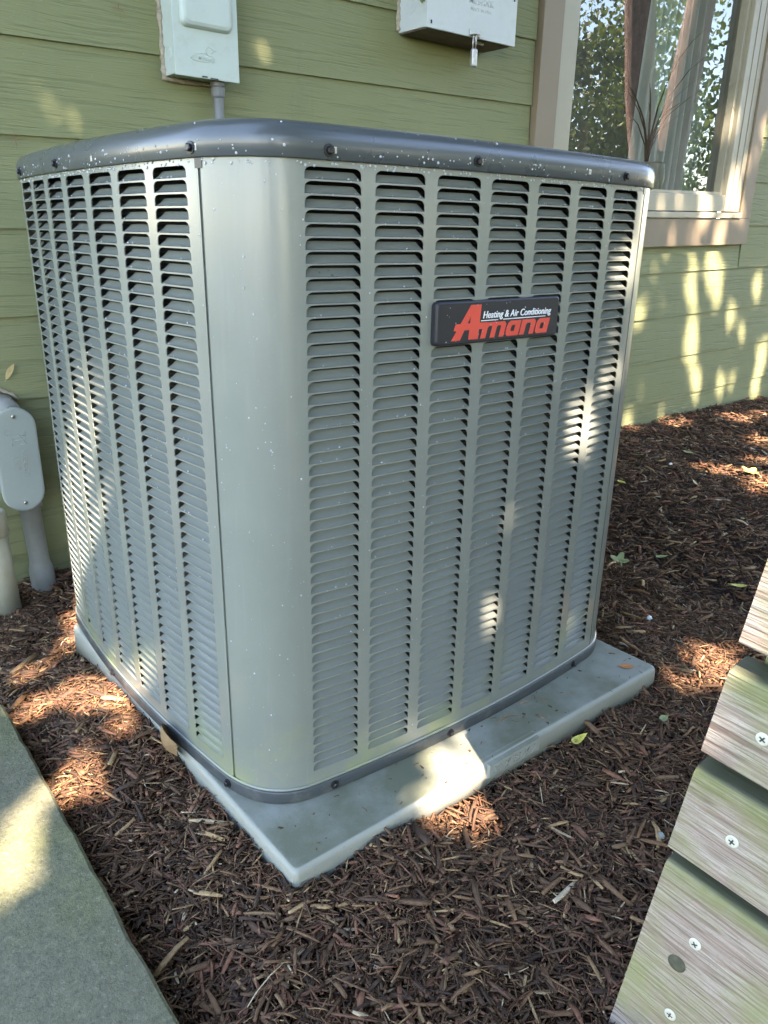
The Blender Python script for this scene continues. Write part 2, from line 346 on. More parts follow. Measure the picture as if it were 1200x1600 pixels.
# ------------------------------------------------------------------ ground and mulch
def hills(x, y):
    x = np.asarray(x, float); y = np.asarray(y, float)
    h = np.zeros_like(x)
    for fx, fy, ph, a in ((3.1, 5.2, 0.3, .007), (7.7, -4.1, 1.7, .006), (-11.3, 9.2, 4.0, .005), (17.0, 21.0, 2.2, .0045), (-29., 13., 0.9, .004), (41., -37., 5.1, .003), (-53., -61., 1.1, .0025)):
        h += a*np.sin(fx*x + fy*y + ph)
    base = -0.023 + 0*x - 0.017*np.clip((x - 0.10)/0.45, 0, 1)
    left = np.clip((0.0 - x)/0.12, 0, 1); back = np.clip((y - 0.45)/0.5, 0, 1)
    base -= 0.022*np.clip((-0.10 - x)/0.07, 0, 1); base -= 0.006*left + 0.058*back*np.clip((0.35 - x)/0.35, 0, 1)
    near = np.clip((-0.15 - y)/0.4, 0, 1); base -= 0.02*near
    return base + h*0.75
GX = np.arange(-1.4, 5.3, 0.03); GY = np.arange(-2.0, 1.16, 0.03)
gx, gy = np.meshgrid(GX, GY); gz = hills(gx, gy) - 0.008
gv = np.stack([gx.ravel(), gy.ravel(), gz.ravel()], 1); nx_, ny_ = len(GX), len(GY)
idx = np.arange(nx_*ny_).reshape(ny_, nx_)
gq = np.stack([idx[:-1, :-1], idx[:-1, 1:], idx[1:, 1:], idx[1:, :-1]], -1).reshape(-1, 4)
np_mesh('soil_bed', gv, quads=gq, mat=m_ground, smooth=True, kind='structure', label='dark soil under the mulch bed')
gb = MB().add([(-150, -150, -.16), (150, -150, -.16), (150, 150, -.16), (-150, 150, -.16)], [(0, 1, 2, 3)])
gb.build('ground', m_ground, kind='structure', label='lawn and soil around the house')

PZ = 0.0133
PAD = (-0.0118, 0.7300, -0.0932, 0.664)
FA = np.array([0.179, -0.426, 0.188]); FU = np.array([0.074, -0.991, -0.109]); FU /= np.linalg.norm(FU)
def chips(n, region, lmin, lmax, wr, tan_frac, lift, seed):
    r = np.random.default_rng(seed)
    x = r.uniform(region[0], region[1], n); y = r.uniform(region[2], region[3], n)
    keep = ~((x > PAD[0]-.002) & (x < PAD[1]+.002) & (y > PAD[2]-.002) & (y < PAD[3]+.002))
    keep &= ~((x < -0.192) & (y < 0.50))
    x = x[keep]; y = y[keep]; n = len(x)
    L = lmin + (lmax-lmin)*r.beta(1.3, 3.5, n); Wd = np.clip(L*r.uniform(wr[0], wr[1], n), .0012, .012); T = np.clip(Wd*r.uniform(.25, .8, n), .0008, .005)
    z = hills(x, y) + r.uniform(-.006, lift, n)
    # clear of the pad edges
    yaw = r.uniform(0, 2*np.pi, n); pit = r.normal(0, .20, n); rol = r.uniform(-1.0, 1.0, n)
    cy, sy = np.cos(yaw), np.sin(yaw); cp, sp = np.cos(pit), np.sin(pit); cr, sr = np.cos(rol), np.sin(rol)
    ax = np.stack([cy*cp, sy*cp, sp], 1); s0 = np.stack([-sy, cy, 0*cy], 1); u0 = np.cross(ax, s0)
    sd = s0*cr[:, None] + u0*sr[:, None]; up = np.cross(ax, sd)
    P = np.stack([x, y, z], 1)
    st = np.array([-.5, -.18, .2, .5]); V = np.zeros((n, 4, 4, 3)); bend = r.normal(0, .06, n)
    for k, t in enumerate(st):
        ws = r.uniform(.35, 1.0, n) if k in (0, 3) else r.uniform(.8, 1.15, n); ts = r.uniform(.4, 1.0, n) if k in (0, 3) else np.ones(n)
        c = P + ax*(L*t)[:, None] + up*(bend*L*(0.25 - t*t)*4)[:, None] + sd*(r.normal(0, .05, n)*Wd)[:, None]
        for j, (a, b) in enumerate(((-.5, -.5), (.5, -.5), (.5, .5), (-.5, .5))):
            V[:, k, j] = c + sd*(Wd*a*ws)[:, None] + up*(T*b*ts)[:, None]
    base = np.arange(n)[:, None]*16
    q = []
    for k in range(3):
        for j in range(4): q.append([k*4+j, k*4+(j+1) % 4, (k+1)*4+(j+1) % 4, (k+1)*4+j])
    q += [[3, 2, 1, 0], [12, 13, 14, 15]]
    Q = (base[:, :, None] + np.array(q)[None]).reshape(-1, 4)
    # colours of the chips themselves
    u = r.random(n); f = r.random((n, 1)); tan_frac = tan_frac*.6
    dark = np.array([.056, .032, .019]); mid = np.array([.225, .118, .056]); red = np.array([.300, .128, .068]); tan = np.array([.42, .27, .125]); pale = np.array([.60, .48, .31])
    c = dark + (mid-dark)*f**1.4
    m = (u > .62); c[m] = (dark + (red-dark)*f)[m]; m = (u > 1-tan_frac); c[m] = (mid + (tan-mid)*f)[m]; m = (u > 1-tan_frac*.18); c[m] = (tan + (pale-tan)*f)[m]
    return V.reshape(-1, 3), Q, np.repeat(c, 16, 0)
cv = []; cq = []; cc = []; off = 0
for args in ((62000, (-0.22, 1.15, -0.62, 0.35), .006, .048, (.045, .20), .17, .012, 1),
             (26000, (-0.22, 1.15, -0.62, 0.35), .010, .060, (.025, .06), .24, .014, 11),
             (1300, (-0.22, 1.15, -0.62, 0.35), .025, .075, (.08, .17), .30, .016, 2),
             (45000, (-0.22, 1.15, -0.62, 0.35), .002, .010, (.15, .6), .15, .013, 21),
             (16000, (-0.45, 0.02, 0.30, 1.10), .002, .010, (.15, .6), .15, .013, 22),
             (17000, (-0.45, 0.02, 0.30, 1.10), .007, .050, (.05, .22), .17, .012, 3),
             (7000, (-0.45, 0.02, 0.30, 1.10), .010, .060, (.03, .07), .24, .014, 13),
             (700, (-0.45, 0.02, 0.30, 1.10), .03, .075, (.08, .18), .3, .014, 8),
             (9000, (0.0, 0.9, 0.66, 1.10), .010, .055, (.06, .22), .17, .012, 7),
             (34000, (0.70, 2.2, -0.45, 1.10), .008, .050, (.05, .22), .17, .012, 4),
             (1000, (0.70, 2.2, -0.45, 1.10), .03, .08, (.08, .17), .25, .014, 9),
             (19000, (2.0, 4.2, 0.0, 1.10), .015, .06, (.07, .24), .16, .012, 5),
             (2500, (1.0, 3.0, -1.6, -0.2), .02, .07, (.1, .3), .12, .01, 6)):
    v, q, c = chips(*args); cv.append(v); cq.append(q + off); cc.append(c); off += len(v)
# crumbs and shreds that have landed on the pad
hills_bed = hills; PAD_BED = PAD; PAD = (9, 9.1, 9, 9.1)
hills = lambda x, y: np.full_like(np.asarray(x, float), PZ + .0012)
for args in ((70, (0.0, .725, -.088, -.012), .002, .012, (.1, .5), .2, .0005, 31), (14, (0.0, .725, -.088, -.02), .008, .022, (.05, .12), .2, .0005, 32)):
    v, q, c = chips(*args); v[:, 2] = PZ + .0004 + (v[:, 2] - PZ - .0012)*.25 + .0006; cv.append(v); cq.append(q + off); cc.append(c); off += len(v)
hills = hills_bed; PAD = PAD_BED
np_mesh('mulch', np.concatenate(cv), quads=np.concatenate(cq), mat=m_mulch, color=np.concatenate(cc), kind='stuff',
        label='dark brown shredded wood mulch covering the bed', category='mulch')

# ------------------------------------------------------------------ house wall
SH = 0.019; EXPO = 0.1745; Z0 = 0.0025; WY = 1.100
def hz(z, x): return z + SH*x
house = empty('house', (0, WY, -0.05), 'green lap-sided house wall with cream framed window', 'house')
HO = Vector((0, WY, -0.05))
def hp(x, y, z): return (x - HO.x, y - HO.y, hz(z, x) - HO.z)
WX0, WX1, WZ0, WZ1 = 1.652, 3.075, 0.625, 2.30        # outside of the window casing (before the slope)
def plank(x0, x1, z0, z1, dy=0.0):
    # lower edge proud, upper edge tucked under the course above
    b = MB(); yb0, yf0, yf1 = WY + .004, WY - .0085 + dy, WY - .0005 + dy
    g = .0012
    prof = [(yb0, z0), (yf0, z0), (yf0 + .0004, z0 + .004), (yf1, z1), (yb0, z1)]
    b.loft([[hp(x, y, z) for y, z in prof] for x in (x0 + g, x1 - g)])
    return b.build('plank', m_siding, house)
joints = {3: 2.72, 9: 3.6, 11: 0.1}
for k in range(-1, 15):
    zb = Z0 + EXPO*k; zt = zb + EXPO + .030
    spans = [(-.50, 5.6)]
    if zt - .03 > WZ0 + .002 and zb < WZ1: 
        if zb < WZ0 - .004:   # the course that the casing stands on is notched: lower strip runs through
            plank(WX0 + .002, WX1 - .002, zb, WZ0 - .001)
        spans = [(-.50, WX0 - .004), (WX1 + .004, 5.6)]
    for a, b_ in spans:
        j = joints.get(k)
        if j and a + .1 < j < b_ - .1: plank(a, j, zb, zt); plank(j, b_, zb, zt, dy=.0012)
        else: plank(a, b_, zb, zt)
MB().box(-.50, WX0 + .02, .006, .10, -.25, 2.7).build('sheathing', m_dark, house)
MB().box(-.53, -.502, -.022, .09, -.2, 2.72).build('added_corner_board', m_brown, house, bevel=.002)  # unseen corner, added so open sky lights the left panel
MB().box(-.525, -.505, .092, 5.0, -.2, 2.72).build('added_side_wall', m_siding, house)  # unseen return wall of the added corner
MB().box(WX1 - .02 , 5.6, .006, .10, -.25, 2.75).build('sheathing', m_dark, house)
MB().box(WX0 + .02, WX1 - .02, .006, .10, -.25, .70).build('sheathing', m_dark, house)
MB().box(WX0 + .02, WX1 - .02, .006, .10, 2.36, 2.75).build('sheathing', m_dark, house)
rf = MB(); rf.loft([[(x, y, z) for y, z in ((-.46, 2.70), (.004, 2.70), (4.0, 4.45), (4.0, 4.55), (-.50, 2.86))] for x in (-.9, 5.9)])
rf.build('roof', m_brown, house)  # unseen roof, added to hold back sky light from above
# window: casing, frame, glass, sill as parts of one window
win = empty('window', (0, 0, 0), None, None, parent=house)
def wbox(name, x0, x1, y0, y1, z0, z1, mat, bevel=.002):
    b = MB(); b.loft([[hp(x, y0, z0), hp(x, y1, z0), hp(x, y1, z1), hp(x, y0, z1)] for x in (x0, x1)])
    return b.build(name, mat, win, bevel=bevel)
SX = SH*2.4
wbox('casing', WX0, 1.744, 1.074, 1.104, WZ0 + .104, WZ1, m_brown)
wbox('casing', 2.988, WX1, 1.074, 1.104, WZ0 + .104, WZ1, m_brown)
wbox('casing', WX0, WX1, 1.0735, 1.1045, WZ0, WZ0 + .1035, m_brown)
wbox('casing', WX0, WX1, 1.0735, 1.1045, WZ1, WZ1 + .10, m_brown)
wbox('sill', 1.746, 2.986, 1.066, 1.12, WZ0 + .1045, WZ0 + .126, m_cream)
wbox('frame', 1.746, 1.828, 1.082, 1.16, WZ0 + .13, 2.30, m_cream, .003)
wbox('frame', 2.862, 2.986, 1.082, 1.16, WZ0 + .13, 2.30, m_cream, .003)
wbox('frame', 1.8285, 2.8615, 1.084, 1.16, WZ0 + .1295, WZ0 + .192, m_cream, .003)
wbox('frame', 1.8285, 2.8615, 1.084, 1.16, 2.22, 2.2995, m_cream, .003)
wbox('glazing_bead', 1.8285, 1.842, 1.1, 1.14, WZ0 + .193, 2.219, m_cream, .001)
wbox('glazing_bead', 2.842, 2.861, 1.1, 1.14, WZ0 + .193, 2.219, m_cream, .001)
wbox('glazing_bead', 1.843, 2.841, 1.1, 1.14, WZ0 + .193, WZ0 + .204, m_cream, .001)
wbox('frame_groove', 2.900, 2.9045, 1.0805, 1.09, WZ0 + .14, 2.28, m_brown, 0)
wbox('frame_groove', 2.945, 2.949, 1.0805, 1.09, WZ0 + .14, 2.28, m_brown, 0)
MB().add([hp(1.84, 1.13, WZ0 + .2), hp(2.85, 1.13, WZ0 + .2), hp(2.85, 1.13, 2.25), hp(1.84, 1.13, 2.25)], [(0, 1, 2, 3)]).build('pane', m_glass, win)
# room behind the glass
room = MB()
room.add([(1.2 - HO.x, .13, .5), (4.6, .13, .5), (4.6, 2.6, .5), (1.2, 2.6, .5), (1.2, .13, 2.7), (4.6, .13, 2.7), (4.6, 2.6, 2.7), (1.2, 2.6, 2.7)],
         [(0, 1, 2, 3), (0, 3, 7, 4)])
room.build('interior_wall', m_floor_and_shade, house)
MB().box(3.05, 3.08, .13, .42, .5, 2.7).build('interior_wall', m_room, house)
MB().box(3.04, 3.08, .425, 2.6, .5, 2.7).build('interior_wall', m_floor_and_shade, house)  # wall painted dark in place of shade deeper in the room
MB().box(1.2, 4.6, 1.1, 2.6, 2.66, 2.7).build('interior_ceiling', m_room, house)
bl = empty('vertical_blind', (2.9, 1.2, .8), 'pale vertical blind slats inside the right side of window', 'blind')
for i in range(5):
    x = -.05 + .033*i; y = .02 + .03*i
    MB().loft([[(x, y, z), (x + .02, y + .012, z), (x + .03, y + .05, z), (x + .024, y + .052, z), (x + .014, y + .016, z), (x - .002, y + .004, z)] for z in (0.05, 1.5)]).build('slat', m_blind, bl)
cu_ = MB(); rings = []
for i in range(41):
    t = i/40; row = []
    for k in range(12):
        f = k/11; z = f*1.45; x = 2.50 + .10*f + t*(.42 - .10*f); row.append((x - 2.5, .02*math.sin(t*46) + .004*math.sin(t*17 + 3*f), z))
    rings.append(row)
b0 = 0
for rw in rings: cu_.v += rw
for i in range(40):
    for k in range(11): cu_.f.append((i*12+k, (i+1)*12+k, (i+1)*12+k+1, i*12+k+1))
tag(cu_.build('sheer_curtain', m_sheer, None, smooth=True, loc=(2.56, 1.36, .80)), 'pale sheer curtain behind the right half of the window', 'curtain')
# potted plant on the sill inside
pp = empty('potted_plant', (2.47, 1.215, .80), 'long leaved plant in white pot behind the window glass', 'plant')
MB().lathe([(.045, 0), (.062, .03), (.075, .10), (.07, .15), (.062, .155), (.058, .14)], (0, 0, .02), (0, 0, 1), 24).build('pot', m_pot, pp, smooth=True)
lv = MB(); r_ = random.Random(4)
for i in range(14):
    a = r_.uniform(0, 2*math.pi); L = r_.uniform(.35, .95); sp = r_.uniform(.2, .75); w = r_.uniform(.0025, .005)
    d = Vector((math.cos(a), math.sin(a)*.5, 0)); side = Vector((-d.y, d.x, 0)).normalized(); rings = []
    for k in range(7):
        t = k/6; p = d*(sp*t*t*L*1.6) + Vector((0, 0, .15 + L*(t - .35*t*t*sp*2))); ww = w*(1 - t)**.6 + .0006
        rings.append([p - side*ww, p + side*ww])
    b0 = len(lv.v)
    for rg in rings: lv.v += [tuple(p) for p in rg]
    for k in range(6): lv.f.append((b0+2*k, b0+2*k+1, b0+2*k+3, b0+2*k+2))
lv.build('foliage', m_houseleaf, pp)
MB().box(2.2, 2.75, 1.165, 1.4, .74, .80).build('window_stool', m_cream, None)
tag(bpy.data.objects['window_stool'], 'cream shelf inside the window under the pot', 'shelf')

# ------------------------------------------------------------------ pad
pad = empty('equipment_pad', (0.374, 0.295, -0.05), 'grey green plastic equipment pad under the condenser', 'pad')
def rrect(x0, x1, y0, y1, r, n=6):
    out = []
    for cx, cy, a0 in ((x1-r, y1-r, 0), (x0+r, y1-r, 90), (x0+r, y0+r, 180), (x1-r, y0+r, 270)):
        for i in range(n+1):
            a = math.radians(a0 + 90*i/n); out.append((cx + r*math.cos(a), cy + r*math.sin(a)))
    return out
PO = pad.location
pr = []
for ins, z in ((-.001, -.075), (0, -.008), (.0008, -.004), (.003, -.001), (.007, 0.0), (.05, .0)):
    pr.append([(x - PO.x, y - PO.y, z + PZ - PO.z) for x, y in rrect(PAD[0]+ins, PAD[1]-ins, PAD[2]+ins, PAD[3]-ins, max(.009 - ins*.5, .003))])
sl_ = MB().loft(pr).build('slab', m_pad, pad, smooth=True); wn_ = sl_.modifiers.new('normals', 'WEIGHTED_NORMAL'); wn_.weight = 90
lb = MB()
x0, x1 = .310, .415; yb = PAD[2]
lb.add([(x0-.004, yb+.0005, -.026), (x1+.004, yb+.0005, -.026), (x1, yb-.004, -.023), (x0, yb-.004, -.023), (x0, yb-.004, -.003), (x1, yb-.004, -.003), (x0-.004, yb+.012, .0006), (x1+.004, yb+.012, .0006)],
       [(0, 1, 2, 3), (3, 2, 5, 4), (4, 5, 7, 6), (0, 3, 4, 6), (1, 7, 5, 2)])
lb.v = [(x - PO.x, y - PO.y, z + PZ - PO.z) for x, y, z in lb.v]
lb.build('size_plate', m_pad, pad)
put_text('embossed_size', text_mesh('30 X 30 X 2', .0165, .12, .0, .0012, 1.1), m_pad, pad, Vector((.316, yb - .0042, PZ - .0195)) - PO, (1, 0, 0), (0, 0, 1))

# ------------------------------------------------------------------ condenser
S = 0.0133; NR = 54; SL0, CP, SW = 6.0, 6.238, 4.94; SL1 = SL0 + 6*CP + SW; SQ = 55.45; BOW = 1.21; HC = SQ/2
UC = Vector((HC*S, HC*S, 0))
ac = empty('condenser_unit', UC, 'grey louvered air conditioner condenser with dark lid and black badge', 'air conditioner')
def bez(p0, p1, p2, p3, n):
    return [tuple(((1-t)**3)*a + 3*((1-t)**2)*t*b + 3*(1-t)*t*t*c + t**3*d for a, b, c, d in zip(p0, p1, p2, p3)) for t in [i/n for i in range(n+1)]]
hs = (SL1 - SL0)/2; ms = (SL0 + SL1)/2; k_ = 2*BOW/hs; kn = math.hypot(1, k_)
face_pts = [(x, -BOW*(1 - ((x-ms)/hs)**2)) for x in np.linspace(SL0, SL1, 60)]
hl = 3.75
c_after = bez((SL1, 0), (SL1 + hl/kn, hl*k_/kn), (SQ - hl*k_/kn, SL0 - hl/kn), (SQ, SL0), 24)
def rot90(p, k):      # k quarter turns counter-clockwise about the centre
    x, y = p[0] - HC, p[1] - HC
    for _ in range(k % 4): x, y = -y, x
    return (x + HC, y + HC)
c_before = [rot90(p, 3) for p in c_after]
full = c_before[:-1] + face_pts + c_after[1:]
fp = np.array(full); seg = np.hypot(*np.diff(fp, axis=0).T); cum = np.concatenate([[0], np.cumsum(seg)])
i0 = len(c_before) - 1; i1 = i0 + len(face_pts) - 1
LC = cum[i0]                                          # length of one corner
# parameter: on the face s = x ; on corners arc length added
par = np.concatenate([SL0 - (cum[i0] - cum[:i0]), fp[i0:i1+1, 0], SL1 + (cum[i1+1:] - cum[i1])])
tan = np.gradient(fp, axis=0); tan /= np.linalg.norm(tan, axis=1)[:, None]
def OP(s, off=0.0):
    """outline point in metres relative to the unit centre, moved outwards by off metres"""
    x = np.interp(s, par, fp[:, 0]); y = np.interp(s, par, fp[:, 1]); tx = np.interp(s, par, tan[:, 0]); ty = np.interp(s, par, tan[:, 1])
    n = math.hypot(tx, ty); return (x - HC)*S + ty/n*off, (y - HC)*S - tx/n*off
def ZZ(z): return (z + 58.0)*S
SEAM = 1.65
s_start, s_end = SL0 - LC + SEAM + .16, SL1 + SEAM - .16
ztop, zbot = 0.45, -56.2
def panel_mesh():
    b = MB()
    def strip(ss, z0, z1):
        base = len(b.v)
        for s in ss:
            x, y = OP(s); b.v += [(x, y, ZZ(z0)), (x, y, ZZ(z1))]
        for i in range(len(ss)-1): b.f.append((base+2*i, base+2*i+2, base+2*i+3, base+2*i+1))
    OPEN = 0.86
    # full height strips: first corner, bars between columns, last margin
    strip(list(np.linspace(s_start, SL0, 26)), zbot, ztop)
    for i in range(6): strip([SL0 + i*CP + SW, SL0 + (i+.5)*CP + SW/2, SL0 + (i+1)*CP], zbot, ztop)
    strip(list(np.linspace(SL1, s_end, 6)), zbot, ztop)
    for i in range(7):
        a = SL0 + i*CP; e = a + SW; cols = [a, a + .17*SW, a + .5*SW, a + .83*SW, e]
        strip(cols, -NR*1.0 - 0.0 + 0, zbot) if False else None
        strip(cols, zbot, -float(NR)); strip(cols, -1 + OPEN, ztop)
        for r in range(2, NR+1): strip(cols, -r + OPEN, -r + 1.0)
        for r in range(1, NR+1):          # rounded upper corners of every opening
            for sgn, e0, rs in ((1, a, .62), (-1, e, .62)):
                arc = [(e0 + sgn*rs*(1 - math.cos(q)), -r + OPEN - .46*(1 - math.sin(q))) for q in (0, math.pi/8, math.pi/4, 3*math.pi/8, math.pi/2)]
                pts = [(e0, -r + OPEN)] + arc; base = len(b.v)
                for s, z in pts:
                    x, y = OP(s); b.v.append((x, y, ZZ(z)))
                for j in range(1, len(pts)-1):
                    b.f.append((base, base+j, base+j+1) if sgn > 0 else (base, base+j+1, base+j))
    me = bpy.data.meshes.new('louver_panel'); me.from_pydata(b.v, [], b.f); me.materials.append(m_panel)
    me.polygons.foreach_set('use_smooth', [True]*len(me.polygons)); me.update(); return me
pm = panel_mesh()
PROF = ((0.02, -0.015), (.08, .17), (.22, .40), (.42, .60), (.62, .76))
def blade_verts(i):
    a = SL0 + i*CP; e = a + SW; V = []
    for kz, (z, d) in enumerate(PROF):
        ins = (0.02, .03, .08, .17, .30)[kz]
        for s in (a + ins, a + .32*SW, a + .68*SW, e - ins):
            x, y = OP(s, -d*S); V.append((x, y, z*S))
    F = []
    for kz in range(len(PROF)-1):
        for j in range(3): F.append((kz*4+j, kz*4+j+1, kz*4+5+j, kz*4+4+j))
    return V, F
blade_me = []
for i in range(7):
    V, F_ = blade_verts(i); me = bpy.data.meshes.new('louver'); me.from_pydata(V, [], F_); me.materials.append(m_panel)
    me.polygons.foreach_set('use_smooth', [True]*len(me.polygons)); me.update(); blade_me.append(me)
single = {(0, i, r) for i in range(4) for r in range(1, NR+1)} | {(1, 6, r) for r in range(1, NR+1)} | {(0, 4, r) for r in range(1, 31)}
for side, ang in ((0, 0), (1, -90), (2, 180), (3, 90)):
    po = bpy.data.objects.new('louver_panel', pm); po.rotation_euler = (0, 0, math.radians(ang)); link(po, ac)
    so = po.modifiers.new('sheet', 'SOLIDIFY'); so.thickness = 0.0011; so.offset = -1
    es = po.modifiers.new('crisp', 'EDGE_SPLIT'); es.split_angle = math.radians(35)
    po['label'] = ('louvered steel panel carrying the black badge', 'bluish lit louvered panel facing the stone slab', 'louvered panel facing the house wall', 'louvered panel facing the open mulch bed')[side]
    rest = MB()
    for i in range(7):
        for r in range(1, NR+1):
            if (side, i, r) in single:
                o = bpy.data.objects.new('louver', blade_me[i]); o.location = (0, 0, ZZ(-r)); link(o, po)
            else:
                V, F_ = blade_verts(i); rest.add([(x, y, z + ZZ(-r)) for x, y, z in V], F_)
    rest.build('louver_field', m_panel, po, smooth=True, kind='stuff')
def outline(off, n=14, nf=22):
    pts = []
    for k in range(4):
        for s in list(np.linspace(SL0, SL1, nf)[:-1]) + list(np.linspace(SL1, SL1 + LC, n)[:-1]):
            p = OP(float(s), off); q = p
            x, y = q
            for _ in range(k): x, y = -y, x
            pts.append((x, y))
    return pts
def shell(name, prof, mat, caps=True, smooth=True):
    b = MB(); b.loft([[(x, y, z) for x, y in outline(off)] for off, z in prof], caps); return b.build(name, mat, ac, smooth=smooth)
zl = ZZ(.30)
lid = shell('lid', [(-.004, zl + .004), (.0032, zl + .0002), (.0040, zl + .0012), (.0040, zl + .016), (.0034, zl + .021), (.0010, zl + .0268), (-.0045, zl + .0318), (-.014, zl + .0352), (-.030, zl + .0372), (-.080, zl + .041), (-.16, zl + .044)], m_lid)
rim = shell('base_pan', [(-.02, PZ + .0005), (.0022, PZ + .0005), (.0030, PZ + .0015), (.0030, ZZ(-55.75)), (.0022, ZZ(-55.62)), (-.004, ZZ(-55.62))], m_rim)
shell('rim_bead', [(.0008, ZZ(-55.55)), (.0026, ZZ(-55.50)), (.0026, ZZ(-55.36)), (.0006, ZZ(-55.30))], m_panel, caps=False)
shell('coil', [(-.030, .03), (-.030, ZZ(.3))], m_coil)
# inner posts that show in the seams and the small black notches at their ends
for k in range(4):
    b = MB(); e = MB(); e2 = MB()
    for s0, s1, off, z0, z1, mb in ((SL1 + SEAM - .6, SL1 + SEAM + .6, -.0022, zbot, ztop, b), (SL1 + SEAM - .42, SL1 + SEAM + .35, .0008, -.40, .32, e), (SL1 + SEAM - .2, SL1 + SEAM + .75, .0008, -55.75, -55.25, e2)):
        pts = []
        for s in (s0, s1):
            x, y = OP(s, off)
            for _ in range(k): x, y = -y, x
            pts += [(x, y, ZZ(z0)), (x, y, ZZ(z1))]
        mb.add(pts, [(0, 2, 3, 1)])
    b.build('corner_post', m_rim if False else m_panel, ac); e.build('seam_notch', m_black, ac); e2.build('seam_notch', m_black, ac)
def hexscrew(side, s, z, off, r=.0052):
    x, y = OP(s, off); x2, y2 = OP(s, off + .01); n = Vector((x2 - x, y2 - y, 0)).normalized(); p = Vector((x, y, ZZ(z)))
    b = MB(); b.lathe([(r*1.18, 0), (r*1.18, .0012), (r*.8, .0014)], p, n, 12); b.lathe([(r*.78, .0012), (r*.78, .0042), (r*.55, .0050)], p, n, 6)
    b.build('screw', m_black, ac, rot=(0, 0, math.radians((0, -90)[side])))
for s, z in ((7.91, .98), (22.54, 1.08), (44.8, 1.10)): hexscrew(0, s, z, .0042)
for s, z in ((SQ - 5.87, .98), (SQ - 32.19, 1.05), (SQ - 47.5, 1.0)): hexscrew(1, s, z, .0042)
for s in (8.15, 23.12, 45.69): hexscrew(0, s, -56.32, .0032)
for s in (SQ - 6.21, SQ - 33.0): hexscrew(1, s, -56.32, .0032)
def small_hole(side, s, z):
    x, y = OP(s, .0043); b = MB(); x0, y0 = OP(s - .22, .0043); x1, y1 = OP(s + .22, .0043)
    b.add([(x0, y0, ZZ(z) - .003), (x1, y1, ZZ(z) - .003), (x1, y1, ZZ(z) + .003), (x0, y0, ZZ(z) + .003)], [(0, 1, 2, 3)])
    b.build('screw_hole', m_steel, ac, rot=(0, 0, math.radians((0, -90)[side])))
small_hole(0, 38.2, 1.15); small_hole(1, SQ - 22.6, 1.0); small_hole(0, 8.35, 1.02); small_hole(1, SQ - 5.45, 1.0); small_hole(0, 22.95, 1.08)
# badge
bs0, bs1, bz0, bz1 = 18.30, 34.80, -14.05, -10.25
yb_ = -BOW*S - .0065
bx = lambda s: (s - HC)*S
bp = MB(); bc = (bx((bs0+bs1)/2), ZZ((bz0+bz1)/2)); hw = (bs1-bs0)*S/2; hh = (bz1-bz0)*S/2
rings = []
for ins, y in ((0, .0095), (0, .0028), (.0006, .0012), (.0022, 0)):
    rings.append([(bc[0] + px, -HC*S + yb_ + y, bc[1] + pz) for px, pz in rrect(-hw+ins, hw-ins, -hh+ins, hh-ins, .0055)])
bp.loft([list(reversed(r)) for r in rings]); badge = bp.build('badge', m_badge, ac, label='black rounded badge with red and white lettering')
YF = -HC*S + yb_ - .0003
def bpt(s, z): return Vector((bx(s), YF, ZZ(z)))
# capital A as a cut shape, then the bold slanted lower-case letters
def poly3(mb, pts, d=.0005, lift=0.0):
    n = len(pts); f = [bpt(s, z) - Vector((0, lift, 0)) for s, z in pts]; bk = [p + Vector((0, d, 0)) for p in f]
    mb.add(f + bk, [tuple(range(n))] + [(i, (i+1) % n, n + (i+1) % n, n+i) for i in range(n)])
lt = MB()
poly3(lt, [(20.12, -13.66), (21.20, -13.66), (22.50, -11.55), (23.05, -10.62), (22.45, -10.62)])
poly3(lt, [(22.28, -13.66), (23.50, -13.66), (23.76, -10.62), (22.75, -10.62), (22.48, -11.5)], lift=.00005)
poly3(lt, [(20.40, -12.80), (20.62, -12.22), (24.6, -12.22), (24.4, -12.80)], lift=.0001)
lt.build('brand_initial', m_red, badge)
XH = 1.40
def lp(x0, p): return (x0 + p[0] + .42*p[1], -13.66 + XH*p[1])
def glyph(name, x0, polys, rings=()):
    mb = MB()
    for k, P_ in enumerate(polys): poly3(mb, [lp(x0, p) for p in P_], lift=.00015 + .00003*k)
    for outer, inner in rings:
        n = len(outer); o_ = [bpt(*lp(x0, p)) - Vector((0, .00015, 0)) for p in outer]; i_ = [bpt(*lp(x0, p)) - Vector((0, .00015, 0)) for p in inner]
        mb.add(o_ + i_, [(k, (k+1) % n, n + (k+1) % n, n + k) for k in range(n)])
    mb.build(name, m_red, badge)
gm = [(0, 0), (.66, 0), (.66, .66), (.78, .76), (1.20, .76), (1.26, .66), (1.26, 0), (1.86, 0), (1.86, .66), (1.98, .76), (2.38, .76), (2.46, .66), (2.46, 0), (3.08, 0), (3.08, .82), (2.78, 1.0), (0, 1.0)]
gn = [(0, 0), (.66, 0), (.66, .66), (.80, .76), (1.30, .76), (1.38, .66), (1.38, 0), (2.02, 0), (2.02, .82), (1.74, 1.0), (0, 1.0)]
ga_o = [(.32, 0), (.08, .12), (0, .32), (0, .66), (.10, .88), (.36, 1.0), (1.86, 1.0), (1.86, 0)]
ga_i = [(.72, .30), (.66, .34), (.64, .42), (.64, .58), (.68, .66), (.76, .70), (1.14, .70), (1.14, .30)]
glyph('brand_letter', 23.78, [gm]); glyph('brand_letter', 27.02, [], [(ga_o, ga_i)]); glyph('brand_letter', 29.05, [gn]); glyph('brand_letter', 31.20, [], [(ga_o, ga_i)])
tm = text_mesh('Heating & Air Conditioning', .0118, .2, .00008, .0003, 1.02, res=4)
tx_ = [v.co.x for v in tm.vertices]; tw_ = max(tx_) - min(tx_)
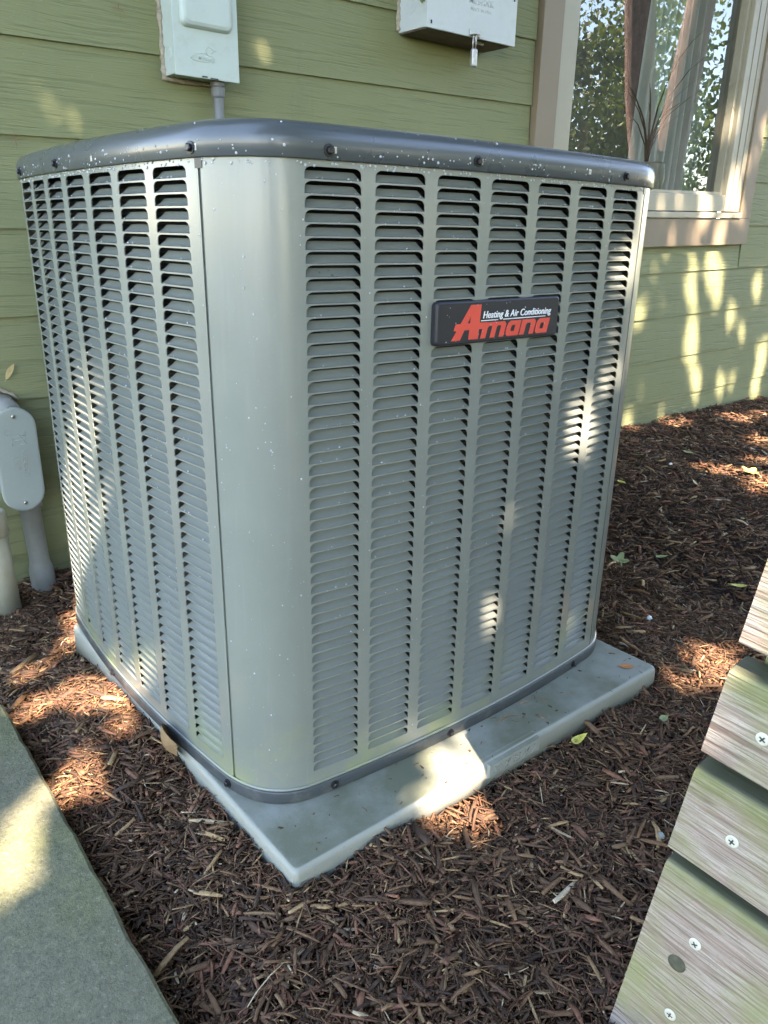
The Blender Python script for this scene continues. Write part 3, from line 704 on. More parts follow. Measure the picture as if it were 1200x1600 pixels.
put_text('tagline_lettering', tm, m_whitel, badge, bpt(23.95, -11.86) - Vector((0, .00045, 0)), (1, 0, 0), (0, 0, 1), (33.45 - 23.95)*S/tw_, 1.0)
ul = MB(); poly3(ul, [(23.80, -12.11), (26.05, -12.11), (26.05, -12.04), (23.80, -12.04)]); poly3(ul, [(26.75, -12.11), (32.75, -12.11), (32.75, -12.04), (26.75, -12.04)]); ul.build('underline', m_whitel, badge)
# rain drops
def half_sphere():
    v = [(0, 0, 1)]
    for ph in (.55, 1.05, 1.57):
        for j in range(6): v.append((math.sin(ph)*math.cos(j*math.pi/3), math.sin(ph)*math.sin(j*math.pi/3), math.cos(ph)))
    f = [(0, 1+j, 1+(j+1) % 6) for j in range(6)]
    q = [(1+6*k+j, 7+6*k+j, 7+6*k+(j+1) % 6, 1+6*k+(j+1) % 6) for k in range(2) for j in range(6)]
    return v, f, q
hv, hf, hq = half_sphere(); hv = np.array(hv)
DV = []; DT = []; DQ = []; dn = 0
def drop(p, n, r, flat=.55, stretch=1.0):
    global dn
    n = Vector(n).normalized(); a = n.orthogonal().normalized()
    up = Vector((0, 0, 1)); a = (up - n*up.dot(n)); a = a.normalized() if a.length > .1 else n.orthogonal().normalized(); b = n.cross(a)
    Mx = np.array([list(a*r*stretch), list(b*r), list(n*r*flat)])
    V = hv @ Mx + np.array(p); DV.append(V); DT.append(np.array(hf) + dn); DQ.append(np.array(hq) + dn); dn += len(hv)
rd = random.Random(12)
def turn(p, side):
    x, y = p
    return (x, y) if side == 0 else (y, -x)
def surf(side, s, off=0.0):
    p0 = OP(s, off); p1 = OP(s, off + .01); a = turn(p0, side); b = turn(p1, side); return a, (b[0]-a[0], b[1]-a[1], 0)
def on_bar(s):
    q = (s - SL0) % CP
    return s < SL0 or s > SL1 or q > SW
for side, cnt in ((0, 1500), (1, 1500)):
    for _ in range(cnt):
        s = rd.uniform(s_start, s_end); z = -55*rd.random()**.9
        if not on_bar(s) or rd.random() > .45 + .55*math.sin(s*1.3 + z*.4)*math.sin(z*.23 + side): continue
        (x, y), n = surf(side, s, 0.0002)
        r = .0004 + .0009*rd.random()**3
        drop((x, y, ZZ(z)), n, r, .6, 1.0 + .3*rd.random())
for side in (0, 1):
    for _ in range(420):      # beads hanging on the lips and on the blades of the upper rows
        i = rd.randrange(7); r = min(NR, int(1 + 40*rd.random()**1.5)); s = SL0 + i*CP + rd.uniform(.3, SW-.3); z = -r + rd.choice((-.02, -.05, .1))
        if side == 0 and bs0 - .3 < s < bs1 + .3 and bz0 - .5 < z < bz1 + .6: continue
        (x, y), n = surf(side, s, -.0008); drop((x, y, ZZ(z)), n, .0007 + .0008*rd.random(), .7, .75)
    for _ in range(120):      # beads under the lid
        s = rd.uniform(s_start, SL1+1); z = rd.uniform(-.12, .25); (x, y), n = surf(side, s, .0002); drop((x, y, ZZ(z)), n, .0008 + .0009*rd.random(), .7)
    for _ in range(80):
        s = rd.uniform(s_start, s_end); t = rd.random()
        (x, y), n = surf(side, s, .0041); drop((x, y, zl + .002 + .014*t), n, .0006 + .0012*rd.random()**2, .6)
    for _ in range(30):
        s = rd.uniform(s_start, s_end); (x, y), n = surf(side, s, -.003 - .008*rd.random()); drop((x, y, zl + .0318), (n[0]*100, n[1]*100, .9), .0007 + .0012*rd.random()**2, .5)
for _ in range(40):
    s = rd.uniform(bs0+.4, bs1-.4); z = rd.uniform(bz0+.3, bz1-.3); drop((bx(s), YF, ZZ(z)), (0, -1, 0), .0004 + .0006*rd.random()**2, .6)
np_mesh('rain_drops', np.concatenate(DV), quads=np.concatenate(DQ), tris=np.concatenate(DT), mat=m_water, parent=ac, smooth=True, kind='stuff')

# ------------------------------------------------------------------ stone slab
SLX, SLY = -0.176, 0.505
st = empty('stone_slab', (-0.6, 0.0, -0.06), 'mossy grey green flagstone slab at left edge with chipped corner', 'stone')
edge = []
rs = random.Random(3)
ys = np.linspace(-1.6, SLY - .01, 90)
for y in ys:
    x = SLX - .020*(SLY - y)*.9 + .0006*math.sin(y*61) + .0006*math.sin(y*143 + 1) + rs.uniform(-.0005, .0005)
    if abs(y + .045) < .028: x -= .003*math.cos((y + .045)/.028*math.pi/2)
    edge.append((x, y))
edge += [(SLX - .012, SLY), (SLX - .25, SLY + .012), (SLX - .6, SLY - .004), (-1.5, SLY), (-1.5, -1.6)]
ringsS = []
for ins, z in ((.004, -.075), (0, -.05), (-.001, -.012), (.001, -.004), (.005, 0.0)):
    ringsS.append([(x - ins + .6, y - (ins if y > .4 else 0), z + .06) for x, y in edge])
MB().loft(ringsS).build('slab', m_stone, st)

# ------------------------------------------------------------------ slatted fence at right
fv = Vector((-0.058, 0.104, -0.993)).normalized(); fu = Vector((0.074, -0.991, -0.109)); fu = (fu - fv*fu.dot(fv)).normalized(); fn = fu.cross(fv)   # fn points away from the camera
if fn.x < 0: fn = -fn
fence = empty('slat_fence', tuple(FA), 'weathered wooden slat fence with screws at lower right corner', 'fence')
fm = Matrix((fu, fv, fn)).transposed().to_4x4(); fm.translation = Vector(FA); fence.matrix_world = fm
def board(b0, b1, a0=0.0, th=.038, rad=.0065):
    prof = []
    for cx, cy, a0_, rr in ((rad, rad, 180, rad), (th - rad, rad, 270, rad)):
        pass
    # cross-section in (n, b): front face at n=0, rounded top edge, squarer lower edge
    P_ = []
    for i in range(7): a = math.radians(180 + 90*i/6); P_.append((rad + rad*math.cos(a), b0 + rad + rad*math.sin(a)))
    for i in range(5): a = math.radians(270 + 90*i/4); P_.append((th - .006 + .006*math.cos(a), b0 + .006 + .006*math.sin(a)))
    P_ += [(th, b1 - .003), (th - .003, b1), (.002, b1), (0, b1 - .002)]
    mb = MB(); xs = [a0, a0 + .0015, .15, .4, .8, 1.15]
    mb.loft([[(x, y + (.0008 if x == a0 and y < b0 + .01 else 0) - b0, n) for n, y in P_] for x in xs])
    o = mb.build('board', m_wood, fence, loc=(0, b0, 0)); 
    for p in o.data.polygons: p.use_smooth = False
    return o
W_ = .10877
bsb = [board(-3*W_ - .090, -3*W_), board(-2*W_ - .090, -2*W_, -.001), board(-W_ - .086, -W_, -.0005), board(-.0925, 0, .0), board(.0115, .250, .003)]
def wscrew(a, b):
    mb = MB(); mb.lathe([(.0056, .0005), (.0056, -.0006), (.0046, -.0012), (.0010, -.0013)], (a, b, 0), (0, 0, 1), 20)
    o = mb.build('screw', m_screw, fence, smooth=False)
    x = MB(); q = random.uniform(0, 1.5)
    for aa in (q, q + math.pi/2):
        d = Vector((math.cos(aa), math.sin(aa), 0)); e = Vector((-d.y, d.x, 0))
        x.add([Vector((a, b, -.0015)) + d*.0029*sx + e*.0007*sy for sx, sy in ((-1, -1), (1, -1), (1, 1), (-1, 1))], [(0, 1, 2, 3)])
    x.build('screw_recess', m_screwdark, o)
for a, b in ((.0405, -.150), (.047, -.0464), (.0496, .0744), (.052, .1667), (.042, -.262)): wscrew(a, b)
MB().lathe([(.0085, .0002), (.0085, -.0004), (.006, -.0009)], (.0415, .108, 0), (0, 0, 1), 18).build('knot', m_knot, fence, smooth=True)
MB().box(.012, .10, -.52, .30, .0385, .12).build('post', m_wood, fence, bevel=.003)

# ------------------------------------------------------------------ electrical boxes, conduits and pipes on the wall
def rbox(x0, x1, y0, y1, z0, z1, o): return MB().box(x0-o[0], x1-o[0], y0-o[1], y1-o[1], z0-o[2], z1-o[2])
do = Vector((0.522, 1.09, 1.015)); DS = SH*.5
disc = empty('disconnect_box', do, 'pale green grey disconnect box with raised cover above the lid', 'electrical box')
rbox(.449, .596, 1.036, 1.094, 1.018, 1.30, do).build('enclosure', m_disc, disc, bevel=.002)
rbox(.4455, .5985, 1.0325, 1.0355, 1.0145, 1.30, do).build('cover', m_disc, disc, bevel=.0012)
rg = []
for ins, y in ((0, 1.034), (.0012, 1.028), (.005, 1.0225), (.011, 1.0205)):
    rg.append([(px - do.x, y - do.y, pz - do.z) for px, pz in rrect(.462 + ins, .583 - ins, 1.106 + ins, 1.30, .013)])
MB().loft([list(reversed(r)) for r in rg]).build('raised_panel', m_disc, disc, smooth=False)
ky = 1.0320 - do.y
kb = MB()
for r0 in (.010, .0135):
    kb.tube([(.4488 - do.x, 1.064 - do.y + r0*math.cos(t), 1.058 - do.z + r0*math.sin(t)) for t in np.linspace(0, 2*math.pi, 22)], .0006, 5, caps=False)
kb.build('knockout_ring', m_disc, disc)
lg = MB()
def wl(pts, r=.0008): lg.tube([(x - do.x, 1.0322 - do.y, z - do.z) for x, z in pts], r, 5)
wl([(.482, 1.050), (.492, 1.0585), (.503, 1.0625), (.516, 1.0620), (.524, 1.0595), (.535, 1.0585), (.540, 1.053), (.537, 1.0475), (.52, 1.0462), (.503, 1.0462), (.492, 1.0475), (.482, 1.050)])
wl([(.524, 1.0600), (.519, 1.065), (.519, 1.071), (.524, 1.0755), (.531, 1.0750), (.535, 1.0710), (.546, 1.0700), (.536, 1.0675), (.531, 1.0635)])
lg.build('embossed_emblem', m_disc, disc, smooth=True)
put_text('embossed_lettering', text_mesh('Midwest', .0105, .25, .0001, .0011), m_disc, disc, Vector((.499, 1.0324, 1.0495)) - do, (1, 0, 0), (0, 0, 1))
lab = MB(); lab.box(.507 - do.x, .520 - do.x, 1.0322 - do.y, 1.034 - do.y, 1.0165 - do.z, 1.0195 - do.z); lab.box(.527 - do.x, .546 - do.x, 1.0322 - do.y, 1.034 - do.y, 1.0150 - do.z, 1.0178 - do.z); lab.build('tape_scrap', m_black, disc)
def caulk(name, pts, parent, o, r=.005, seed=1):
    rr = random.Random(seed); P_ = []; R_ = []
    for (a, b) in zip(pts[:-1], pts[1:]):
        a, b = Vector(a), Vector(b); n = max(2, int((b-a).length/.008))
        for i in range(n): p = a.lerp(b, i/n); P_.append(p - o + Vector((rr.uniform(-.0015, .0015), rr.uniform(-.002, .002), rr.uniform(-.002, .002)))); R_.append(r*rr.uniform(.55, 1.25))
    MB().tube(P_, R_, 6).build(name, m_caulk, parent, smooth=True)
caulk('caulk', [(.4465, 1.091, 1.30), (.4465, 1.091, 1.014), (.52, 1.091, 1.0125), (.595, 1.091, 1.0145)], disc, do, .006, 5)
# flexible conduit from the box
cd = empty('flexible_conduit', (.558, 1.06, .85), 'grey flexible conduit hanging from pale green disconnect box', 'conduit')
co = Vector((.558, 1.06, .85))
MB().lathe([(.0165, 0), (.0165, .010), (.0145, .011), (.0155, .013), (.0145, .030), (.0115, .034)], Vector((.558, 1.06, 1.017)) - co, (0, 0, -1), 14).build('fitting', m_flex, cd, smooth=False)
fr = []
for i in range(90):
    z = .985 - i*.0045; fr.append((.0118 if i % 2 else .0108, .985 - z))
MB().lathe(fr, Vector((.558, 1.06, .985)) - co, (0, 0, -1), 14).build('corrugated_tube', m_flex, cd, smooth=True)
# meter box
mo = Vector((1.265, 1.09, 1.21)); MS = 0.0
meter = empty('meter_box', mo, 'wide pale grey utility meter box with padlocked hasp and rusty underside', 'electrical box')
rbox(1.108, 1.425, .986, 1.094, 1.1945, 1.62, mo).build('enclosure', m_meter, meter, bevel=.0015)
rbox(1.104, 1.429, .978, .9855, 1.1915, 1.62, mo).build('cover', m_meter, meter, bevel=.0012)
rbox(1.112, 1.421, .990, 1.090, 1.1915, 1.1938, mo).build('underside', m_rust, meter)
km = MB()
for r0 in (.018, .026, .033):
    km.tube([(1.1078 - mo.x, 1.052 - mo.y + r0*math.cos(t), 1.262 - mo.z + r0*math.sin(t)) for t in np.linspace(0, 2*math.pi, 30)], .0007, 5, caps=False)
km.build('knockout_ring', m_meter, meter)
put_text('embossed_lettering', text_mesh('MILBANK', .021, 0, .0003, .0013, 1.05, align='CENTER'), m_meter, meter, Vector((1.292, .9777, 1.268)) - mo, (1, 0, 0), (0, 0, 1))
put_text('embossed_lettering', text_mesh('MADE IN USA', .012, 0, .0001, .0004, 1.05, align='CENTER'), m_meter, meter, Vector((1.292, .9777, 1.252)) - mo, (1, 0, 0), (0, 0, 1))
hb = MB(); hb.box(1.252 - mo.x, 1.292 - mo.x, .9745 - mo.y, .978 - mo.y, 1.1945 - mo.z, 1.2085 - mo.z); hb.box(1.252 - mo.x, 1.272 - mo.x, .958 - mo.y, .9745 - mo.y, 1.1945 - mo.z, 1.1965 - mo.z)
hb.build('hasp', m_steel, meter, bevel=.0015)
MB().lathe([(.0042, 0), (.004, .002), (.002, .0028)], Vector((1.286, .9745, 1.2018)) - mo, (0, -1, 0), 12).build('rivet', m_steel, meter)
ev = MB(); ev.tube([(1.262 - mo.x + .0055*math.cos(t), .966 - mo.y, 1.1865 - mo.z + .010*math.sin(t)) for t in np.linspace(0, 2*math.pi, 16)], .0016, 6, caps=False); ev.build('hasp_eye', m_steel, meter, smooth=True)
MB().tube([(1.30 - mo.x, 1.00 - mo.y, 1.187 - mo.z), (1.327 - mo.x, 1.00 - mo.y, 1.187 - mo.z)], .0035, 8).build('bolt', m_steel, meter)
bt = MB()
for x, z in ((1.118, 1.205), (1.416, 1.30)): bt.box(x - mo.x - .002, x - mo.x + .002, .9765 - mo.y, .979 - mo.y, z - mo.z - .004, z - mo.z + .004)
bt.build('paint_scratch', m_black, meter)
caulk('caulk', [(1.106, 1.092, 1.55), (1.106, 1.092, 1.193)], meter, mo, .006, 8)
pl = empty('padlock', (1.257, .962, 1.12), 'small steel padlock hanging from meter box hasp', 'padlock')
MB().box(-.0085, .0085, -.006, .006, 0, .042).build('body', m_steel, pl, bevel=.003)
MB().tube([(-.005, 0, .04), (-.005, 0, .062), (0, .001, .071), (.005, 0, .062), (.005, 0, .04)], .0019, 8).build('shackle', m_steel, pl, smooth=True)
# conduit body (LB) and its pipe
lo = Vector((0.026, 1.05, -0.09))
cb = empty('conduit_elbow', lo, 'grey plastic conduit elbow with oval screwed cover at left edge', 'conduit')
def oval(cx, cz, hw, hh, y, n=12):
    pts = []
    for i in range(n+1): a = math.pi*i/n; pts.append((cx + hw*math.cos(a), cz + (hh-hw) + hw*math.sin(a)))
    for i in range(n+1): a = math.pi + math.pi*i/n; pts.append((cx + hw*math.cos(a), cz - (hh-hw) + hw*math.sin(a)))
    return [(x - lo.x, y - lo.y, z - lo.z) for x, z in pts]
OX, OZ = .021, .243
MB().loft([list(reversed(oval(OX, OZ, hw_, hh_, y))) for hw_, hh_, y in ((.030, .100, 1.10), (.036, .105, 1.06), (.038, .108, 1.03), (.039, .109, 1.014))]).build('housing', m_pvcg, cb, smooth=False)
MB().loft([list(reversed(oval(OX, OZ, hw_, hh_, y))) for hw_, hh_, y in ((.0425, .1125, 1.0135), (.043, .113, 1.009), (.0415, .1115, 1.0065), (.038, .108, 1.0058))]).build('cover', m_pvcl, cb, smooth=False)
for z in (OZ + .094, OZ - .094):
    sc = MB().lathe([(.0046, 0), (.0042, .002), (.002, .003)], Vector((OX, 1.0060, z)) - lo, (0, -1, 0), 12).build('screw', m_steel, cb, smooth=False)
    MB().box(OX - .003 - lo.x, OX + .003 - lo.x, 1.0026 - lo.y, 1.0032 - lo.y, z - .0006 - lo.z, z + .0006 - lo.z).build('screw_slot', m_black, sc)
put_text('embossed_lettering', text_mesh('KRALOY', .0155, 0, .0, .0009, 1.05), m_pvcl, cb, Vector((OX + .006, 1.0056, OZ + .022)) - lo, (0, 0, -1), (1, 0, 0))
put_text('embossed_lettering', text_mesh('1¼"', .020, 0, .0, .0009), m_pvcl, cb, Vector((OX - .014, 1.0056, OZ + .012)) - lo, (0, 0, -1), (1, 0, 0))
em = MB()
for pts in ([(.002, .048), (.030, .048)], [(.002, .040), (.030, .040), (.030, .056)], [(.012, .052), (.030, .030), (.012, .030)], [(-.004, .028), (.012, .036), (-.004, .044), (-.004, .028)]):
    em.tube([(OX - .006 + x*.8 - lo.x, 1.0056 - lo.y, OZ + z + .004 - lo.z) for x, z in pts], .0008, 5)
em.tube([(OX - .016 + .006*math.cos(t) - lo.x, 1.0056 - lo.y, OZ + .062 + .006*math.sin(t) - lo.z) for t in np.linspace(0, 2*math.pi, 16)], .0006, 5, caps=False)
em.build('embossed_emblem', m_pvcl, cb, smooth=True)
MB().lathe([(.0265, 0), (.0265, .028), (.0215, .032), (.0215, .16), (.0225, .165), (.0265, .178), (.0275, .30)], Vector((.038, 1.055, .150)) - lo, (.035, 0, -1), 24).build('pipe', m_pvcg, cb, smooth=True)
MB().tube([(.021 - lo.x, 1.03 - lo.y, .345 - lo.z), (.021 - lo.x, 1.06 - lo.y, .348 - lo.z), (.021 - lo.x, 1.10 - lo.y, .348 - lo.z)], [.022, .022, .026], 14).build('wall_nipple', m_pvcg, cb, smooth=True)
caulk('caulk', [(-.012, 1.091, .352), (.004, 1.089, .374), (.022, 1.088, .380), (.045, 1.089, .368), (.062, 1.091, .345)], cb, lo, .004, 9)
p2 = empty('drain_pipe', (-.052, .99, -.12), 'dirty cream plastic pipe standing in mulch at left edge', 'pipe')
MB().lathe([(.0305, 0), (.0305, .235)], (0, 0, 0), (-.03, 0.02, 1), 24).build('pipe', m_pvcw, p2, smooth=True)
MB().lathe([(.0335, 0), (.036, .003), (.036, .050), (.0335, .053), (.029, .0535), (.028, .04)], (-.0068, .0045, .215), (-.03, .02, 1), 24).build('coupling', m_pvcw, p2, smooth=True)

# ------------------------------------------------------------------ loose leaves, twigs and insects
def leaf_thing(name, outline2d, loc, rot, mat, label, cat, group=None, curl=.15, th=.0004):
    n = len(outline2d); mb = MB(); cx = sum(p[0] for p in outline2d)/n; cy = sum(p[1] for p in outline2d)/n
    L = max(abs(p[0]) for p in outline2d)
    zf = lambda x, y: curl*(x*x + y*y)/max(L, .001) + curl*.3*abs(y)
    rings = []
    for d in (0, -th):
        for f in (0.05, .5, 1.0):
            rings.append([(cx + (x-cx)*f, cy + (y-cy)*f, zf(cx + (x-cx)*f, cy + (y-cy)*f) + d) for x, y in outline2d])
    mb.loft(rings[:3][::-1] + rings[3:], caps=False)
    mb.tube([(-L*1.25, .0, zf(-L, 0)), (-L*.4, 0, zf(-L*.4, 0) - th), (L*.7, 0, zf(L*.7, 0))], [.0006, .0006, .0003], 5)
    o = mb.build(name, mat, None, smooth=True, loc=loc, rot=rot); tag(o, label, cat, group); return o
def oak(sz):
    pts = []; 
    for i in range(40):
        t = i/40*2*math.pi; r = .55 + .2*math.cos(t*5) + .15*math.cos(t)
        pts.append((sz*r*math.cos(t), sz*.72*r*math.sin(t)))
    return pts
def lance(l, w):
    up = [(l*(t-.5), w*math.sin(math.pi*t)**.8) for t in np.linspace(0, 1, 11)]
    return up + [(x, -y) for x, y in up[::-1][1:-1]]
def gz_(x, y, d=.014): return float(hills(np.array([x]), np.array([y]))[0]) + d
leaf_thing('oak_leaf', oak(.042), (1.158, .279, gz_(1.158, .279)), (.1, -.15, .4), m_lgreen, 'pale green lobed leaf on mulch beside condenser', 'leaf')
leaf_thing('leaf_strip', lance(.045, .007), (1.264, .032, gz_(1.264, .032)), (.1, .1, -.6), m_lyellow, 'slim bright yellow leaf on mulch near the fence', 'leaf')
leaf_thing('leaf_strip', lance(.045, .006), (1.30, .253, gz_(1.3, .253)), (.1, .0, -.5), m_lgreen, 'slim yellow green leaf on mulch behind lobed leaf', 'leaf')
leaf_thing('dry_leaf', lance(.085, .026), (-.034, .215, .020), (1.2, .35, 1.2), m_lbrown, 'curled brown dry leaf leaning against the pad', 'leaf', curl=.5)
leaf_thing('orange_leaf', lance(.026, .0075), (.685, -.061, PZ + .0015), (0, 0, -.75), m_lorange, 'small orange leaf lying on the grey green pad', 'leaf', curl=.1)
leaf_thing('yellow_leaf', lance(.042, .006), (.486, -.112, gz_(.486, -.112, .018)), (.5, .1, .05), m_lyellow, 'yellow rolled leaf on mulch against the pad front', 'leaf', curl=.5)
leaf_thing('yellow_leaf', oak(.06), (2.12, .442, gz_(2.12, .442, .02)), (.2, .1, .2), m_lyellow, 'large yellow leaf on sunlit mulch at right edge', 'leaf')
leaf_thing('tan_leaf', lance(.038, .006), (.046, 1.086, .416), (math.pi/2, -1.0, 0.0), m_ltan, 'small dry tan leaf stuck on green siding', 'leaf', curl=.2)
rl = random.Random(21)
nat = [(1.693, .644, m_lyellow, 'yellow leaf scrap on mulch near the condenser back corner'), (2.224, .724, m_lgreen, 'pale green leaf scrap on mulch below the window'), (1.52, .70, m_lyellow, 'tiny yellow leaf on mulch close to the wall'), (1.85, .48, m_ltan, 'tan leaf scrap on dark mulch right of condenser'), (1.75, .86, m_ltan, 'dry tan leaf by the wall base'), (2.0, .78, m_lgreen, 'green leaf scrap lying in the shaded far mulch'), (.64, -.165, m_lgreen, 'tiny green sprout leaf in mulch below the pad right end')]
for i, (x, y, m_, lab_) in enumerate(nat):
    leaf_thing('leaf_scrap', lance(rl.uniform(.03, .05) if i < 6 else .016, rl.uniform(.008, .014) if i < 6 else .006), (x, y, gz_(x, y, .016)), (rl.uniform(-.4, .4), rl.uniform(-.4, .4), rl.uniform(0, 6)), m_, lab_, 'leaf')
tw = MB().tube([(0, 0, 0), (.012, .002, .0012), (.025, .001, .001), (.037, -.005, .0002)], [.0008, .0011, .0011, .0006], 6).build('twig', m_lbrown, None, smooth=True, loc=(.392, -.036, PZ + .0012)); tag(tw, 'thin curved dark twig on pad above the size plate', 'twig')
tw = MB().tube([(0, 0, 0), (.014, -.007, .001)], [.0012, .0009], 6).build('twig', m_lbrown, None, smooth=True, loc=(.455, -.022, PZ + .0014)); tag(tw, 'short dark twig on pad near the condenser base', 'twig')
for (x, y), nm in (((.95, .06), 'pale pebble in dark mulch right of the pad'), ((2.0, .66), 'white pebble in shaded mulch near the wall'), ((.42, -.30), 'small glossy grey pebble in front mulch')):
    mb = MB(); mb.lathe([(.002, -.004), (.0055, -.002), (.006, .001), (.004, .004), (.001, .0052)], (0, 0, 0), (.1, .2, 1), 10)
    tag(mb.build('pebble', m_pot if 'white' in nm or 'pale' in nm else m_pvcl, None, smooth=True, loc=(x, y, gz_(x, y, .014))), nm, 'pebble')
def crane_fly(loc, label, rotz):
    b = MB(); b.tube([(0, 0, 0), (0, 0, .004), (0, 0, .012)], [.0008, .001, .0005], 6)
    for i in range(6):
        a = math.radians(-70 + 28*i) if i < 3 else math.radians(110 + 28*(i-3)); d = Vector((math.cos(a), 0, math.sin(a)))
        b.tube([(0, 0, .003), d*.009 + Vector((0, -.004, .003)), d*.019 + Vector((0, .0005, .001))], .00022, 4)
    for sgn in (-1, 1): b.add([(0, -.001, .003), (sgn*.010, -.0012, .001), (sgn*.012, -.0012, -.002), (sgn*.006, -.0012, -.001)], [(0, 1, 2, 3)])
    tag(b.build('crane_fly', m_lbrown, None, loc=loc, rot=(0, rotz, 0)), label, 'insect')
crane_fly((.355, 1.088, 1.128), 'thin legged crane fly on siding left of disconnect box', .2)
crane_fly((.117, 1.086, .868), 'thin legged crane fly on siding seam above the lid', 1.2)
# a few ivy leaves on the meter box corner
iv = empty('ivy_sprig', (1.11, 1.02, 1.27), 'green ivy leaves at the meter box upper corner', 'plant')
for i, (dx, dz, s_, rz) in enumerate(((-.012, -.012, .028, .3), (.006, .004, .03, 1.2), (-.02, .02, .03, 2.4), (.0, .035, .03, .8))):
    pts = [(s_*(.6 + .25*math.cos(3*t))*math.cos(t), s_*(.6 + .25*math.cos(3*t))*math.sin(t)) for t in np.linspace(0, 2*math.pi, 25)[:-1]]
    mb = MB(); mb.loft([[(x*f, .1*(x*x+y*y)*f/s_, y*f) for x, y in pts] for f in (.03, .5, 1)], caps=False)
    mb.build('leaf', m_ivy, iv, loc=(dx, -.03 + .004*i, dz), rot=(.3*i - .3, rz, .3 - .25*i))

# ------------------------------------------------------------------ trees in front of the house (shade the scene, mirrored in the window)
FLECKS = [(0.179,1.09,0.934,0.028),(0.22,1.09,0.909,0.02),(0.244,1.09,0.891,0.016),(0.33,1.09,0.967,0.008),(2.366,1.09,0.424,0.05),(2.508,1.09,0.479,0.02),(2.713,1.09,0.51,0.045),(2.791,1.09,0.323,0.04),(2.937,1.09,0.53,0.06),(3.28,1.09,0.522,0.05),(2.442,1.09,0.086,0.03),(2.379,1.09,0.001,0.04),(2.884,1.09,0.093,0.05),(2.622,1.09,0.024,0.035),(3.084,1.09,0.072,0.05),(3.195,1.09,0.091,0.04),(3.448,1.09,0.159,0.06),(3.213,1.09,0.296,0.04),(3.094,1.09,0.389,0.035),(2.838,1.09,0.597,0.04),(2.823,1.09,0.211,0.03),(2.411,1.09,0.602,0.02),(3.43,1.09,0.036,0.05),(2.406,1.09,0.803,0.025),(2.542,1.09,0.821,0.03),(2.721,1.09,0.819,0.06),(2.91,1.09,0.857,0.05),(2.86,1.09,0.691,0.05),(2.5,1.09,0.689,0.025),(2.656,1.09,0.71,0.03),(2.928,1.09,0.911,0.04),(2.836,1.09,1.153,0.035),(2.984,1.09,1.024,0.03),(3.085,1.09,1.115,0.04),(2.986,1.09,0.789,0.04),(-0.012,0.505,0.437,0.03),(-0.012,0.459,0.407,0.03),(-0.012,0.415,0.464,0.02),(-0.012,0.526,0.335,0.035),(-0.012,0.426,0.385,0.015),(-0.012,0.604,0.217,0.04),(-0.012,0.594,0.137,0.04),(-0.012,0.656,0.037,0.035),(-0.012,0.463,0.262,0.02),(-0.012,0.321,0.065,0.022),(-0.012,0.372,0.059,0.018),(-0.012,0.483,0.048,0.02),(0.054,1.04,-0.045,0.008),(-0.104,0.633,-0.04,0.035),(-0.028,0.51,-0.04,0.045),(-0.088,0.507,-0.04,0.03),(-0.032,0.385,-0.04,0.035),(-0.122,0.288,-0.04,0.04),(-0.155,0.524,-0.04,0.03),(0.266,-0.114,-0.04,0.03),(0.906,-0.113,-0.04,0.05),(0.85,-0.126,-0.04,0.03),(0.789,-0.092,-0.04,0.02),(0.926,0.147,-0.04,0.012),(2.619,1.033,-0.04,0.05),(2.923,0.923,-0.04,0.06),(3.095,0.879,-0.04,0.05),(2.638,0.654,-0.04,0.05),(2.107,0.56,-0.04,0.05),(2.134,0.45,-0.04,0.06),(2.041,0.35,-0.04,0.06),(2.365,0.52,-0.04,0.05),(0.96,-0.097,-0.04,0.03),(-0.225,0.189,0.0,0.05),(-0.193,0.216,0.0,0.035),(-0.252,0.131,0.0,0.045),(-0.219,0.144,0.0,0.02),(0.385,-0.014,0.205,0.018),(0.376,-0.014,0.187,0.02),(0.394,-0.014,0.176,0.012),(0.41,-0.014,0.321,0.012),(0.53,-0.014,0.464,0.015),(0.545,-0.014,0.441,0.016),(0.584,-0.014,0.44,0.014),(0.607,-0.014,0.102,0.02),(0.625,-0.014,0.666,0.012),(0.62,-0.014,0.539,0.015),(0.281,-0.063,0.0,0.033),(0.247,-0.079,0.0,0.03),(0.277,-0.086,0.0,0.028),(0.396,-0.048,0.0,0.012),(0.179,-0.089,0.0,0.012)]
def leaf_cloud(P_, size, r, cdark, clight):
    n = len(P_); sz = size*r.uniform(.65, 1.25, n)
    d = r.normal(size=(n, 3)); d[:, 2] -= .4; d /= np.linalg.norm(d, axis=1)[:, None]
    e = np.cross(d, r.normal(size=(n, 3))); e /= np.linalg.norm(e, axis=1)[:, None]; u = np.cross(d, e)
    V = np.zeros((n, 6, 3))
    for k, (a, b, c) in enumerate(((-.5, 0, 0), (-.1, -.30, .08), (.5, 0, 0), (-.1, .30, .08), (.22, -.22, .06), (.22, .22, .06))):
        V[:, k] = P_ + d*(a*sz)[:, None] + e*(b*sz)[:, None] + u*(c*sz)[:, None]
    q = np.array([[0, 1, 4, 2], [0, 2, 5, 3]]); Q = (np.arange(n)[:, None, None]*6 + q[None]).reshape(-1, 4)
    f = r.random((n, 1)); c = np.array(cdark) + (np.array(clight) - np.array(cdark))*f
    return V.reshape(-1, 3), Q, np.repeat(c, 6, 0)
def blobs(center, rad, n, nb, r, shell=.5):
    """leaf positions in clumps spread through an ellipsoid"""
    c = r.normal(size=(nb, 3)); c /= np.linalg.norm(c, axis=1)[:, None]; c *= (shell + (1-shell)*r.random((nb, 1)))**.5
    k = r.integers(0, nb, n); s = r.uniform(.14, .30, nb)
    return np.array(center) + (c[k] + r.normal(size=(n, 3))*s[k][:, None]*.7)*np.array(rad)
